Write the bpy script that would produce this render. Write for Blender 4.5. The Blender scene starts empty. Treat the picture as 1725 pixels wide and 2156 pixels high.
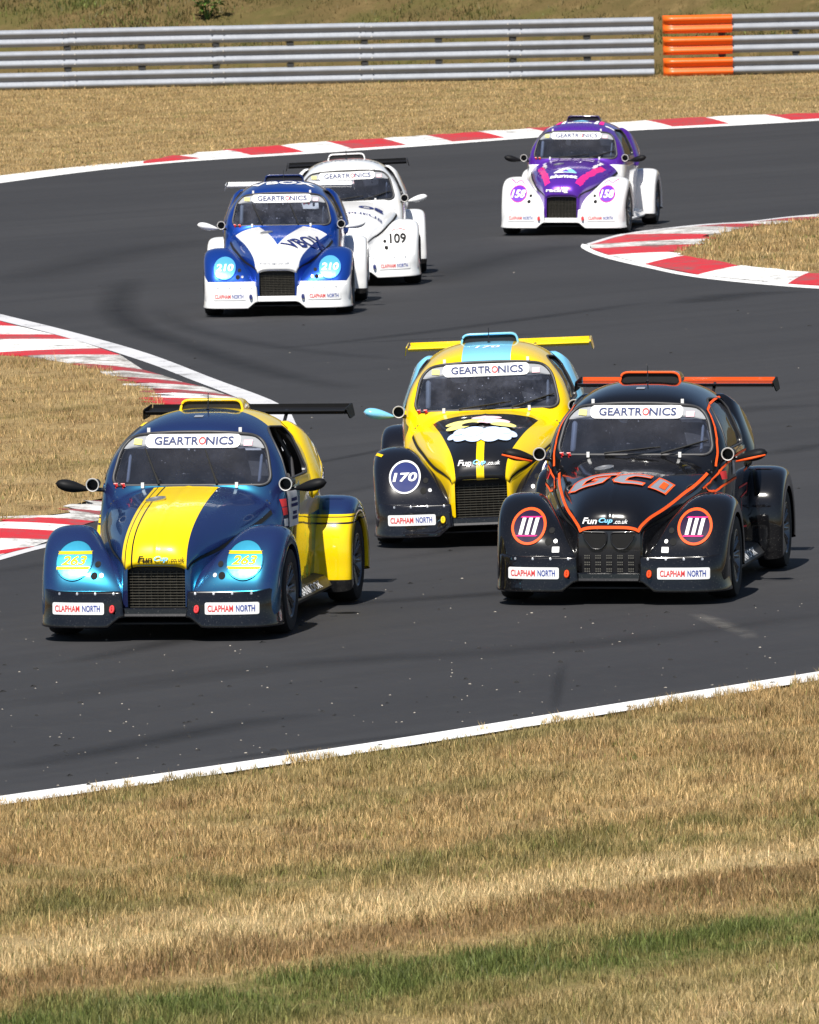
import bpy, bmesh, math, random
import numpy as np
from mathutils import Vector, Matrix
from mathutils.bvhtree import BVHTree
random.seed(7); RNG = np.random.default_rng(7)
SC = bpy.context.scene
COL = SC.collection
rad = math.radians

# ------------------------------------------------------------------ camera
F_PX, CAM_H, HOR, CROLL = 18000.0, 5.711, -387.5, rad(1.185)   # in units of a 1725 x 2156 picture
PW, PH = 1725.0, 2156.0
PITCH = math.atan((PH/2 - HOR)/F_PX)
cd = bpy.data.cameras.new('camera'); cam = bpy.data.objects.new('camera', cd); COL.objects.link(cam)
cd.sensor_fit = 'VERTICAL'; cd.sensor_height = 36.0; cd.lens = 36.0*F_PX/PH
cd.clip_start = 1.0; cd.clip_end = 4000.0
cd.dof.use_dof = True; cd.dof.focus_distance = 62.0; cd.dof.aperture_fstop = 19.0
cam.matrix_world = Matrix.Translation((0, 0, CAM_H)) @ Matrix.Rotation(math.pi/2 - PITCH, 4, 'X') @ Matrix.Rotation(-CROLL, 4, 'Z')
SC.camera = cam

# ------------------------------------------------------------------ sky, sun, exposure
SUN_EL, SUN_AZ = rad(56.5), rad(199)          # azimuth clockwise from +Y: behind the camera, a little to its left
wd = bpy.data.worlds.new('World'); SC.world = wd; wd.use_nodes = True
wn = wd.node_tree; wn.nodes.clear()
sky = wn.nodes.new('ShaderNodeTexSky'); sky.sky_type = 'NISHITA'; sky.sun_disc = False
sky.sun_elevation = SUN_EL; sky.sun_rotation = SUN_AZ; sky.air_density = 1.0; sky.dust_density = 0.6; sky.ozone_density = 1.5
bgn = wn.nodes.new('ShaderNodeBackground'); bgn.inputs['Strength'].default_value = 0.055
wo = wn.nodes.new('ShaderNodeOutputWorld')
wn.links.new(sky.outputs[0], bgn.inputs['Color']); wn.links.new(bgn.outputs[0], wo.inputs['Surface'])
sl = bpy.data.lights.new('sun', 'SUN'); sl.energy = 4.9; sl.angle = rad(0.53); sl.color = (1.0, 0.955, 0.88)
sun = bpy.data.objects.new('sun', sl); COL.objects.link(sun)
sd = Vector((math.sin(SUN_AZ)*math.cos(SUN_EL), math.cos(SUN_AZ)*math.cos(SUN_EL), math.sin(SUN_EL)))
sun.rotation_euler = sd.to_track_quat('Z', 'Y').to_euler(); sun.location = sd*60
SC.view_settings.view_transform = 'Standard'; SC.view_settings.look = 'None'
SC.view_settings.gamma = 1.0; SC.view_settings.exposure = 0.56; SC.view_settings.use_curve_mapping = False
SC.render.engine = 'CYCLES'
SC.cycles.use_denoising = True; SC.cycles.max_bounces = 6; SC.cycles.transparent_max_bounces = 12
SC.cycles.sample_clamp_indirect = 6.0

# ------------------------------------------------------------------ pixel -> ground
_c, _s = math.cos(PITCH), math.sin(PITCH)
def ray(px, py):
    a1, b1 = px - PW/2, PH/2 - py
    a = a1*math.cos(CROLL) + b1*math.sin(CROLL); b = -a1*math.sin(CROLL) + b1*math.cos(CROLL)
    a /= F_PX; b /= F_PX
    return Vector((a, _c + b*_s, -_s + b*_c))
def G(px, py, z=0.0):
    d = ray(px, py); t = (z - CAM_H)/d.z
    return Vector((d.x*t, d.y*t, z))

# ------------------------------------------------------------------ material helpers
class X:
    """a float socket with arithmetic, so that paint masks can be written as formulas"""
    def __init__(s, nt, v): s.nt, s.v = nt, v
    def _op(s, op, *a, clamp=False):
        n = s.nt.nodes.new('ShaderNodeMath'); n.operation = op; n.use_clamp = clamp
        for i, q in enumerate((s,) + a):
            q = q.v if isinstance(q, X) else q
            if isinstance(q, (int, float)): n.inputs[i].default_value = q
            else: s.nt.links.new(q, n.inputs[i])
        return X(s.nt, n.outputs[0])
    def __add__(s, o): return s._op('ADD', o)
    __radd__ = __add__
    def __sub__(s, o): return s._op('SUBTRACT', o)
    def __rsub__(s, o): return (s*-1.0) + o
    def __mul__(s, o): return s._op('MULTIPLY', o)
    __rmul__ = __mul__
    def __truediv__(s, o): return s._op('DIVIDE', o)
    def __lt__(s, o): return s._op('LESS_THAN', o)
    def __gt__(s, o): return s._op('GREATER_THAN', o)
    def abs(s): return s._op('ABSOLUTE')
    def min(s, o): return s._op('MINIMUM', o)
    def max(s, o): return s._op('MAXIMUM', o)
    def sin(s): return s._op('SINE')
    def frac(s): return s._op('FRACT')
    def sat(s): return s._op('ADD', 0.0, clamp=True)
    def ramp(s, lo, hi): return ((s - lo)/(hi - lo)).sat()
    def band(s, lo, hi): return (s > lo)*(s < hi)
def rgb(h):
    h = h.lstrip('#'); v = [int(h[i:i+2], 16)/255 for i in (0, 2, 4)]
    return tuple(c/12.92 if c <= .04045 else ((c + .055)/1.055)**2.4 for c in v)
def new_mat(name):
    m = bpy.data.materials.new(name); m.use_nodes = True; nt = m.node_tree
    b = nt.nodes.get('Principled BSDF')
    return m, nt, b
def coords(nt, kind='Object'):
    tc = nt.nodes.new('ShaderNodeTexCoord'); sp = nt.nodes.new('ShaderNodeSeparateXYZ')
    nt.links.new(tc.outputs[kind], sp.inputs[0])
    return tc.outputs[kind], [X(nt, sp.outputs[i]) for i in range(3)]
def vec(nt, x, y, z):
    c = nt.nodes.new('ShaderNodeCombineXYZ')
    for i, q in enumerate((x, y, z)):
        if isinstance(q, X): nt.links.new(q.v, c.inputs[i])
        else: c.inputs[i].default_value = q
    return c.outputs[0]
def noise(nt, vsock, scale, detail=3.0, rough=.55):
    n = nt.nodes.new('ShaderNodeTexNoise'); n.inputs['Scale'].default_value = scale
    n.inputs['Detail'].default_value = detail; n.inputs['Roughness'].default_value = rough
    if vsock is not None: nt.links.new(vsock, n.inputs['Vector'])
    return X(nt, n.outputs['Fac'])
def mixc(nt, fac, a, b):
    n = nt.nodes.new('ShaderNodeMix'); n.data_type = 'RGBA'
    if isinstance(fac, X): nt.links.new(fac.v, n.inputs[0])
    else: n.inputs[0].default_value = fac
    for i, q in ((6, a), (7, b)):
        if isinstance(q, (tuple, list)): n.inputs[i].default_value = (*q[:3], 1)
        else: nt.links.new(q, n.inputs[i])
    return n.outputs[2]
def put(nt, sock, v):
    if isinstance(v, X): nt.links.new(v.v, sock)
    elif isinstance(v, (tuple, list)): sock.default_value = (*v[:3], 1)
    elif isinstance(v, (int, float)): sock.default_value = v
    else: nt.links.new(v, sock)
def bump(nt, b, h, strength=.3, dist=.01):
    n = nt.nodes.new('ShaderNodeBump'); n.inputs['Strength'].default_value = strength; n.inputs['Distance'].default_value = dist
    nt.links.new(h.v, n.inputs['Height']); nt.links.new(n.outputs[0], b.inputs['Normal'])
MATS = {}
def plain(name, col, rough=.5, metal=0.0, coat=0.0, var=.12, scale=14.0):
    if name in MATS: return MATS[name]
    m, nt, b = new_mat(name); tc, _ = coords(nt)
    n = noise(nt, tc, scale)
    put(nt, b.inputs['Base Color'], mixc(nt, n, tuple(c*(1 - var) for c in col), tuple(min(1, c*(1 + var)) for c in col)))
    put(nt, b.inputs['Roughness'], (n*.16 + (rough - .08)).sat()); b.inputs['Metallic'].default_value = metal
    b.inputs['Coat Weight'].default_value = coat; b.inputs['Coat Roughness'].default_value = .04
    MATS[name] = m; return m
def paint(name, base, layers=(), metal=0.0, rough=.3, coat=1.0, dirt=.18, flip=None):
    """car paint: base colour, then layers (mask(x, y, z, noise) , colour, metallic) in car coordinates; a film of road dust low down"""
    m, nt, b = new_mat(name); tc, (x, y, z) = coords(nt)
    nf = lambda s, d=3.0: noise(nt, tc, s, d)
    c = base; me = metal; fl = 1.0
    if layers:
        for L in layers:
            mask = L[0](x, y, z, nf); lm = L[2] if len(L) > 2 else 0.0
            c = mixc(nt, mask, c, L[1]); fl = (1 - mask)*fl
            me = (mask*lm + (1 - mask)*me) if (isinstance(me, X) or me != lm) else me
    d = ((nf(9.0) - .42)*2.2).sat()*(((.62 - z)/.6).sat()*.55 + .04)*dirt
    c = mixc(nt, d, c, (.20, .17, .13))
    c = mixc(nt, (nf(150.0, 2) > .69)*((.72 - z)/.5).sat()*.45, c, (.22, .21, .20))      # stone chips on the nose
    put(nt, b.inputs['Base Color'], c); put(nt, b.inputs['Metallic'], me)
    put(nt, b.inputs['Roughness'], (d*.8 + rough + (nf(30.0) - .5)*.06).sat())
    b.inputs['Specular IOR Level'].default_value = .12
    b.inputs['Coat Weight'].default_value = coat; put(nt, b.inputs['Coat Roughness'], (d*.6 + .05).sat())
    if flip:      # interference flake: a broad coloured metallic lobe over the dark base
        g = nt.nodes.new('ShaderNodeBsdfGlossy'); g.inputs['Color'].default_value = (*flip, 1); g.inputs['Roughness'].default_value = .27
        mx = nt.nodes.new('ShaderNodeMixShader'); put(nt, mx.inputs[0], fl*.21 if isinstance(fl, X) else .21)
        nt.links.new(b.outputs[0], mx.inputs[1]); nt.links.new(g.outputs[0], mx.inputs[2]); nt.links.new(mx.outputs[0], nt.nodes.get('Material Output').inputs['Surface'])
    return m

# ------------------------------------------------------------------ object helpers
def mesh_obj(name, verts, faces, mat=None, parent=None, smooth=False, sharp=None):
    me = bpy.data.meshes.new(name); me.from_pydata([tuple(v) for v in verts], [], [tuple(f) for f in faces]); me.update()
    return mesh_link(name, me, mat, parent, smooth, sharp)
def mesh_link(name, me, mat=None, parent=None, smooth=False, sharp=None):
    if smooth:
        me.polygons.foreach_set('use_smooth', [True]*len(me.polygons))
        if sharp: me.set_sharp_from_angle(angle=rad(sharp))
    o = bpy.data.objects.new(name, me); COL.objects.link(o)
    if mat: me.materials.append(mat)
    if parent: o.parent = parent
    return o
def bm_obj(name, bm, mat=None, parent=None, smooth=False, sharp=None):
    me = bpy.data.meshes.new(name); bmesh.ops.recalc_face_normals(bm, faces=bm.faces[:]); bm.to_mesh(me); bm.free()
    return mesh_link(name, me, mat, parent, smooth, sharp)
def empty(name, loc=(0, 0, 0), rz=0.0):
    o = bpy.data.objects.new(name, None); COL.objects.link(o); o.location = loc; o.rotation_euler.z = rz
    o.empty_display_size = .2; return o
def tag(o, label=None, cat=None, group=None, kind=None):
    if label: o['label'] = label
    if cat: o['category'] = cat
    if group: o['group'] = group
    if kind: o['kind'] = kind
    return o
def grid_faces(nu, nv, closed_u=False, base=0):
    f = []
    for i in range(nu if closed_u else nu - 1):
        for j in range(nv - 1):
            a = base + i*nv + j; b = base + ((i + 1) % nu)*nv + j
            f.append((a, b, b + 1, a + 1))
    return f
def crv(keys, t):
    """smooth (monotone-ish Catmull-Rom) interpolation of keyed tuples: keys = [(t, v0, v1 ..)]"""
    ks = keys
    if t <= ks[0][0]: return list(ks[0][1:])
    if t >= ks[-1][0]: return list(ks[-1][1:])
    for i in range(len(ks) - 1):
        if ks[i][0] <= t <= ks[i+1][0]: break
    p1, p2 = ks[i], ks[i+1]; p0 = ks[i-1] if i else p1; p3 = ks[i+2] if i + 2 < len(ks) else p2
    h = p2[0] - p1[0]; u = (t - p1[0])/h; out = []
    for k in range(1, len(p1)):
        m1 = (p2[k] - p0[k])/((p2[0] - p0[0]) or 1)*h; m2 = (p3[k] - p1[k])/((p3[0] - p1[0]) or 1)*h
        out.append((2*u**3 - 3*u*u + 1)*p1[k] + (u**3 - 2*u*u + u)*m1 + (-2*u**3 + 3*u*u)*p2[k] + (u**3 - u*u)*m2)
    return out
def tube(bm, pts, r, seg=8, cap=True, closed=False):
    pts = [Vector(p) for p in pts]; n = len(pts); rings = []
    rr = r if isinstance(r, (list, tuple)) else [r]*n
    for i in range(n):
        a = pts[i-1] if (i or closed) else pts[i]; b = pts[(i+1) % n] if (i < n - 1 or closed) else pts[i]
        d = (b - a).normalized(); up = Vector((0, 0, 1)) if abs(d.z) < .95 else Vector((1, 0, 0))
        s = d.cross(up).normalized(); q = s.cross(d)
        rings.append([bm.verts.new(pts[i] + (s*math.cos(2*math.pi*k/seg) + q*math.sin(2*math.pi*k/seg))*rr[i]) for k in range(seg)])
    for i in range(n if closed else n - 1):
        A, B = rings[i], rings[(i+1) % n]
        for k in range(seg): bm.faces.new((A[k], A[(k+1) % seg], B[(k+1) % seg], B[k]))
    if cap and not closed:
        bm.faces.new(rings[0]); bm.faces.new(rings[-1][::-1])
def box(bm, c, s, rot=None):
    v = [Vector(((i & 1) - .5, ((i >> 1) & 1) - .5, ((i >> 2) & 1) - .5)) for i in range(8)]
    M = rot or Matrix.Identity(3); vs = [bm.verts.new(Vector(c) + M @ Vector((p.x*s[0], p.y*s[1], p.z*s[2]))) for p in v]
    for f in ((0, 1, 3, 2), (4, 6, 7, 5), (0, 4, 5, 1), (2, 3, 7, 6), (0, 2, 6, 4), (1, 5, 7, 3)): bm.faces.new([vs[i] for i in f])
def rpoly(pts, r, seg=6):
    """polygon with rounded corners"""
    out = []; n = len(pts)
    for i in range(n):
        p = Vector(pts[i]); a = Vector(pts[i-1]); b = Vector(pts[(i+1) % n]); ri = r[i] if isinstance(r, (list, tuple)) else r
        if ri <= 0: out.append(p); continue
        da, db = (a - p), (b - p); ra = min(ri, da.length*.49); rb = min(ri, db.length*.49)
        A, B = p + da.normalized()*ra, p + db.normalized()*rb
        for k in range(seg + 1):
            t = k/seg; out.append(A*(1-t)**2 + p*2*t*(1-t) + B*t*t)
    return out

# ================================================================== THE SETTING
# ---- ground colours: dry grass in patches, shared by the soil sheet and the blades that stand on it
NL0, NL1 = G(0, 1690), G(1725, 1430)
NLD = (NL1 - NL0).normalized(); NLN = Vector((NLD.y, -NLD.x, 0))       # along the near white line, and away from the track
if NLN.y > 0: NLN = -NLN
def grass_colour(nt, pos, bank=False):
    sp = nt.nodes.new('ShaderNodeSeparateXYZ'); nt.links.new(pos, sp.inputs[0])
    x, y, z = [X(nt, sp.outputs[i]) for i in range(3)]
    u = x*NLD.x + y*NLD.y; v = (x - NL0.x)*NLN.x + (y - NL0.y)*NLN.y       # v: metres from the near line into the foreground
    n1 = noise(nt, vec(nt, u*.45, v*.9, z), 1.0, 5, .6); n2 = noise(nt, vec(nt, u*1.6 + 31, v*2.6, z), 1.0, 4, .65)
    n3 = noise(nt, vec(nt, u*.22 + 7, v*.7 + 3, z), 1.0, 4, .6)
    n4 = noise(nt, vec(nt, x*5.0, y*5.0, z), 1.0, 3, .6)
    straw, tan_, brown, green, pale, dgreen = (.53, .395, .192), (.42, .295, .135), (.25, .158, .075), (.185, .178, .058), (.64, .505, .28), (.105, .150, .036)
    c = mixc(nt, n1.ramp(.36, .64), tan_, straw)
    c = mixc(nt, n2.ramp(.50, .66)*.85, c, brown)
    c = mixc(nt, n4.ramp(.62, .74)*.4, c, green)
    c = mixc(nt, n3.ramp(.56, .67)*.55, c, green)
    if bank:
        c = mixc(nt, n1.ramp(.30, .62), (.052, .064, .016), (.145, .108, .042))
        c = mixc(nt, n2.ramp(.50, .68)*.8, c, (.26, .19, .08))
        c = mixc(nt, n3.ramp(.50, .64)*.8, c, (.075, .10, .020))
        return c
    wob = (n3 - .5)*1.5 + (n2 - .5)*.9; q = v - (u - 33)*.16 + wob
    c = mixc(nt, q.ramp(2.9, 3.3)*(1 - q.ramp(3.9, 4.3))*n2.ramp(.40, .54)*.8, c, green)
    c = mixc(nt, q.ramp(4.1, 4.5)*(1 - q.ramp(5.0, 5.3))*.8, c, pale)
    c = mixc(nt, q.ramp(5.1, 5.4)*(1 - q.ramp(5.9, 6.3))*.65, c, brown)
    c = mixc(nt, q.ramp(6.2, 6.9)*(1 - q.ramp(7.4, 8.3))*n2.ramp(.20, .50)*.9, c, dgreen)
    c = mixc(nt, q.ramp(8.0, 8.4)*.6, c, mixc(nt, n1.ramp(.4, .6), pale, green))
    g3 = (v + wob*.5).ramp(.1, .3)*(1 - (v + wob*.5).ramp(.5, 1.0))
    c = mixc(nt, g3*n1.ramp(.44, .58)*.6, c, green)
    return c
def grass_mat(name, blades, bank=False):
    m, nt, b = new_mat(name)
    geo = nt.nodes.new('ShaderNodeNewGeometry')
    c = grass_colour(nt, geo.outputs['Position'], bank)
    if blades:
        at = nt.nodes.new('ShaderNodeAttribute'); at.attribute_name = 'shade'
        r = X(nt, at.outputs['Fac'])
        n = nt.nodes.new('ShaderNodeMix'); n.data_type = 'RGBA'; n.blend_type = 'MULTIPLY'; n.inputs[0].default_value = 1.0
        nt.links.new(c, n.inputs[6]); k = r*r*1.15 + r*.3 + .48; nt.links.new(vec(nt, k, k*(1 - (r - .5)*.10), k*.96), n.inputs[7])
        c = n.outputs[2]
        ah = nt.nodes.new('ShaderNodeAttribute'); ah.attribute_name = 'hue'; hu = X(nt, ah.outputs['Fac'])      # 0 straw .. 1 living green
        gn = nt.nodes.new('ShaderNodeMix'); gn.data_type = 'RGBA'; gn.blend_type = 'MULTIPLY'; gn.inputs[0].default_value = 1.0
        gn.inputs[6].default_value = (.135, .165, .042, 1); nt.links.new(vec(nt, k, k, k), gn.inputs[7])
        c = mixc(nt, hu, c, gn.outputs[2])
        b.inputs['Roughness'].default_value = .55; b.inputs['Specular IOR Level'].default_value = .3
        tr = nt.nodes.new('ShaderNodeBsdfTranslucent'); nt.links.new(c, tr.inputs['Color'])
        mx = nt.nodes.new('ShaderNodeMixShader'); mx.inputs[0].default_value = .30
        out = nt.nodes.get('Material Output')
        nt.links.new(b.outputs[0], mx.inputs[1]); nt.links.new(tr.outputs[0], mx.inputs[2]); nt.links.new(mx.outputs[0], out.inputs['Surface'])
    else:
        n = noise(nt, geo.outputs['Position'], 26.0, 4, .7)
        c = mixc(nt, n.ramp(.25, .75)*.55 + .25, c, (.115, .075, .034))
        b.inputs['Roughness'].default_value = .95; b.inputs['Specular IOR Level'].default_value = .1
        bump(nt, b, n, .8, .04)
    put(nt, b.inputs['Base Color'], c)
    return m
M_SOIL, M_BLADE = grass_mat('dry_turf', False), grass_mat('dry_grass_blade', True)
M_SOILB, M_BLADEB = grass_mat('bank_turf', False, True), grass_mat('bank_grass_blade', True, True)

def asphalt_mat():
    m, nt, b = new_mat('asphalt'); geo = nt.nodes.new('ShaderNodeNewGeometry'); pos = geo.outputs['Position']
    sp = nt.nodes.new('ShaderNodeSeparateXYZ'); nt.links.new(pos, sp.inputs[0]); x, y, z = [X(nt, sp.outputs[i]) for i in range(3)]
    u = x*NLD.x + y*NLD.y; v = x*NLN.x + y*NLN.y
    big = noise(nt, vec(nt, u*.10, v*.35, 0), 1.0, 4, .55); streak = noise(nt, vec(nt, u*.06, v*2.4, 0), 1.0, 5, .65)
    fine = noise(nt, pos, 160.0, 2, .6); mid = noise(nt, pos, 5.0, 4, .6)
    c = mixc(nt, big.ramp(.3, .7), (.0185, .0186, .0215), (.0285, .0284, .0312))
    c = mixc(nt, streak.ramp(.46, .70)*.6, c, (.0150, .0150, .0172))
    c = mixc(nt, mid.ramp(.5, .75)*.3, c, (.0375, .0365, .037))
    c = mixc(nt, fine.ramp(.42, .75)*.5, c, (.060, .0585, .058))
    put(nt, b.inputs['Base Color'], c); put(nt, b.inputs['Roughness'], (mid*.2 + .70).sat())
    b.inputs['Specular IOR Level'].default_value = .32
    bump(nt, b, fine, .35, .004)
    return m
M_ASPH = asphalt_mat()

def worn_paint(name, col, wear=.5, under=(.10, .095, .09)):
    m, nt, b = new_mat(name); geo = nt.nodes.new('ShaderNodeNewGeometry'); pos = geo.outputs['Position']
    n1 = noise(nt, pos, 3.2, 6, .7); n2 = noise(nt, pos, 22.0, 4, .7); n3 = noise(nt, pos, .7, 3, .6)
    k = (n1*.55 + n2*.25 + n3*.2)
    c = mixc(nt, n2.ramp(.3, .7)*.35, col, tuple(q*.78 for q in col))
    c = mixc(nt, k.ramp(.60 - wear*.10, .68 - wear*.06), c, under)
    c = mixc(nt, n3.ramp(.5, .75)*.25, c, (.11, .10, .09))
    put(nt, b.inputs['Base Color'], c); b.inputs['Roughness'].default_value = .6
    bump(nt, b, n2, .3, .004); return m
M_WHITE, M_RED = worn_paint('kerb_white_paint', (.80, .79, .77), 1.0), worn_paint('kerb_red_paint', (.50, .014, .022), 1.0)
M_WHITEW, M_REDW = worn_paint('kerb_white_paint_scuffed', (.74, .73, .71), 1.7, (.16, .14, .12)), worn_paint('kerb_red_paint_scuffed', (.38, .016, .022), 1.5, (.12, .09, .085))
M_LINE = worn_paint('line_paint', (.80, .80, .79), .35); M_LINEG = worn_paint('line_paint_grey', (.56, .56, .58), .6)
M_CONC = plain('concrete_edge', (.30, .28, .25), .9)

def sheet(name, pts, z, mat, kind='structure'):
    bm = bmesh.new(); f = bm.faces.new([bm.verts.new((p[0], p[1], z)) for p in pts])
    if f.calc_area() and f.normal.z < 0: f.normal_flip()
    bm.normal_update()
    if bm.faces[:][0].normal.z < 0: bmesh.ops.reverse_faces(bm, faces=bm.faces[:])
    bmesh.ops.triangulate(bm, faces=bm.faces[:])
    me = bpy.data.meshes.new(name); bm.to_mesh(me); bm.free()
    o = mesh_link(name, me, mat); return tag(o, kind=kind)
def dens(pl, step=.6):
    """smooth a ground polyline"""
    ks = []; s = 0.0
    for i, p in enumerate(pl):
        if i: s += (Vector(p) - Vector(pl[i-1])).length
        ks.append((s, p[0], p[1]))
    n = max(2, int(s/step)); return [Vector((*crv(ks, s*i/n), 0)) for i in range(n + 1)]
def ext(pl, a, b):
    """lengthen a polyline at its two ends by a and b metres"""
    pl = [Vector(p) for p in pl]
    if a: pl.insert(0, pl[0] + (pl[0] - pl[1]).normalized()*a)
    if b: pl.append(pl[-1] + (pl[-1] - pl[-2]).normalized()*b)
    return pl
def ribbon(name, A, B, z, mat, za=None):
    n = min(len(A), len(B)); v = []
    for i in range(n): v += [(A[i].x, A[i].y, z), (B[i].x, B[i].y, z if za is None else za)]
    f = [(2*i, 2*i+1, 2*i+3, 2*i+2) for i in range(n - 1)]
    return mesh_obj(name, v, f, mat)
def inside(p, poly):
    c = False; n = len(poly); x, y = p[0], p[1]
    for i in range(n):
        a, b = poly[i], poly[i-1]
        if (a[1] > y) != (b[1] > y) and x < (b[0]-a[0])*(y-a[1])/(b[1]-a[1]) + a[0]: c = not c
    return c
def inside_np(x, y, poly):
    c = np.zeros(len(x), bool); n = len(poly)
    for i in range(n):
        a, b = poly[i], poly[i-1]
        if a[1] == b[1]: continue
        c ^= ((a[1] > y) != (b[1] > y)) & (x < (b[0]-a[0])*(y-a[1])/(b[1]-a[1]) + a[0])
    return c

# the ground itself, out to the horizon
sheet('ground', [(-900, -300), (900, -300), (900, 2500), (-900, 2500)], -.012, M_SOIL)
# track edges, read off the picture and laid on the ground
near = dens(ext([G(*p) for p in ((0, 1690), (430, 1629), (862, 1565), (1292, 1496), (1725, 1427))], 30, 40))
far = dens(ext([G(*p) for p in ((0, 385), (151, 365), (302, 348), (423, 338), (629, 325), (868, 309), (1067, 294), (1315, 276), (1514, 266), (1725, 254))], 30, 30))
track_poly = near + far[::-1]
sheet('race_track', track_poly, 0.0, M_ASPH)
nn = [(near[min(i+1, len(near)-1)] - near[max(i-1, 0)]).normalized() for i in range(len(near))]
def side(pl, w):
    out = []
    for i in range(len(pl)):
        d = (pl[min(i+1, len(pl)-1)] - pl[max(i-1, 0)]).normalized(); out.append(pl[i] + Vector((d.y, -d.x, 0))*w)
    return out
tag(ribbon('edge_line', side(near, -.22), side(near, .10), .004, M_LINE), kind='structure')
tag(ribbon('edge_line', side(far, .05), side(far, -.95), .004, M_LINE), kind='structure')

def kerb(name, pairs, cols, zo, zi, nx=5, worn=None, rough=.0):
    """kerb of painted blocks: pairs = (outer, inner) ground points at every block boundary; each block a raised slab of its own"""
    root = empty(name, pairs[0][0]); tag(root, kind='structure')
    L = root.location.copy(); rnd = random.Random(3)
    for k in range(len(pairs) - 1):
        (o0, i0), (o1, i1) = pairs[k], pairs[k+1]; bm = bmesh.new(); R = []
        na = 4
        for a in range(na + 1):
            t = a/na; o, i = o0.lerp(o1, t), i0.lerp(i1, t); row = []
            for q in range(nx + 1):
                s = q/nx; p = o.lerp(i, s); z = zo + (zi - zo)*math.sin(s*math.pi*.62)/math.sin(math.pi*.62)
                if q == nx: p = p + (i - o).normalized()*rnd.uniform(-rough, rough)
                row.append(bm.verts.new((p.x - L.x, p.y - L.y, z)))
            bot = [bm.verts.new((o.x - L.x, o.y - L.y, -.05)), bm.verts.new((row[-1].co.x, row[-1].co.y, -.05))]
            R.append([bot[0]] + row + [bot[1]])
        for a in range(na):
            for q in range(len(R[0]) - 1): bm.faces.new((R[a][q], R[a][q+1], R[a+1][q+1], R[a+1][q]))
        for E_ in (R[0], R[-1]): bm.faces.new(E_)
        w = worn and k in worn
        m = {'r': M_REDW if w else M_RED, 'w': M_WHITEW if w else M_WHITE}[cols[k % len(cols)]]
        bm_obj('kerb_block', bm, m, root)
    return root
# far kerb, outside of the bend
def on_poly(pl, px):   # ground point of a picture polyline at column px
    for a, b in zip(pl[:-1], pl[1:]):
        if a[0] <= px <= b[0]:
            t = (px - a[0])/(b[0] - a[0]); return G(px, a[1] + (b[1] - a[1])*t)
    a, b = (pl[0], pl[1]) if px < pl[0][0] else (pl[-2], pl[-1]); t = (px - a[0])/(b[0] - a[0])
    return G(px, a[1] + (b[1] - a[1])*t)
fkn = ((302, 345), (423, 334), (629, 321), (868, 305), (1067, 290), (1315, 272), (1514, 262), (1725, 250), (1900, 240))
fkf = ((300, 343), (363, 331), (503, 316), (704, 300), (868, 291), (1070, 276), (1315, 260), (1514, 248), (1725, 241), (1850, 236))
bx = [302, 420, 528, 640, 740, 855, 952, 1062, 1165, 1275, 1415, 1535, 1665, 1790, 1900]
kerb('kerb', [(on_poly(fkn, b), on_poly(fkf, b - (0 if b == 302 else 52))) for b in bx], 'rw', .010, .030, rough=.25)

# left apex: a grass tongue inside its kerb; zoom coordinates of the photograph's left part
zl = lambda u, v: (u/2.7937, 617.5 + v/2.7937)
lo = [zl(*p) for p in ((-900, -110), (-400, 20), (0, 123), (400, 222), (860, 352), (1250, 500), (1640, 650))] + [(622, 890), (634, 935), (622, 985), (585, 1032), (520, 1072), (430, 1104), (300, 1128), (190, 1140)] + [zl(*p) for p in ((275, 1497), (0, 1572), (-400, 1690), (-900, 1840))]
li = [zl(*p) for p in ((-900, -62), (-400, 64), (0, 162), (400, 264), (830, 397), (1100, 500), (1450, 640))] + [(560, 880), (585, 930), (575, 980), (540, 1026), (480, 1062), (400, 1092), (285, 1115), (180, 1128)] + [zl(*p) for p in ((262, 1477), (0, 1545), (-400, 1655), (-900, 1795))]
LO, LI = [G(*p) for p in lo], [G(*p) for p in li]
def ribbon2(name, A, B, z, mat, n=80):
    def res(pl):
        ks = []; s = 0.0
        for i, p in enumerate(pl): ks.append((float(i), p.x, p.y))
        m = len(pl) - 1; return [Vector((*crv(ks, m*i/n), 0)) for i in range(n + 1)]
    return tag(ribbon(name, res(A), res(B), z, mat), kind='structure'), res(A), res(B)
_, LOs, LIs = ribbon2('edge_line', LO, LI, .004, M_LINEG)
up = [((-700, -5), (-900, 0)), ((-520, 40), (-900, 45)), ((-330, 88), (-800, 95)), ((-170, 125), (-700, 130)), ((-40, 155), (-500, 165)), ((110, 197), (-420, 206)), ((318, 246), (-350, 266)), ((424, 273), (-300, 295)), ((590, 326), (-120, 372)), ((708, 366), (130, 385)), ((838, 452), (470, 430)), ((960, 487), (640, 468)), ((1078, 527), (740, 510)),
      ((1190, 552), (800, 545)), ((1325, 598), (880, 575)), ((1385, 616), (915, 600)), ((1440, 642), (945, 632)), ((1500, 690), (960, 668))]
lw = [((1570, 800), (1000, 760)), ((1590, 900), (1020, 880)), ((1500, 1080), (960, 1060)), ((1300, 1190), (860, 1150)), ((1050, 1240), (700, 1205)), ((900, 1275), (510, 1240)), ((760, 1310), (375, 1288)), ((650, 1330), (440, 1302)), ((560, 1345), (140, 1340)), ((470, 1372), (-60, 1366)), ((385, 1405), (-220, 1403)), ((300, 1455), (-330, 1466)),
      ((205, 1492), (-420, 1600)), ((30, 1536), (-600, 1660)), ((-200, 1598), (-900, 1730)), ((-450, 1665), (-1100, 1800)), ((-700, 1735), (-1300, 1870))]
allp = [(G(*zl(*o)), G(*zl(*i))) for o, i in up + lw]
cl = 'rw'*20
kerb('kerb', allp, 'wrwrwrwrwrwrwrwrwrwrwrwrwrwrwrwrwrwrw'[1:], .008, .032, worn={9, 10, 11, 12, 13, 14, 22, 23, 24, 25}, rough=.28)
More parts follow.
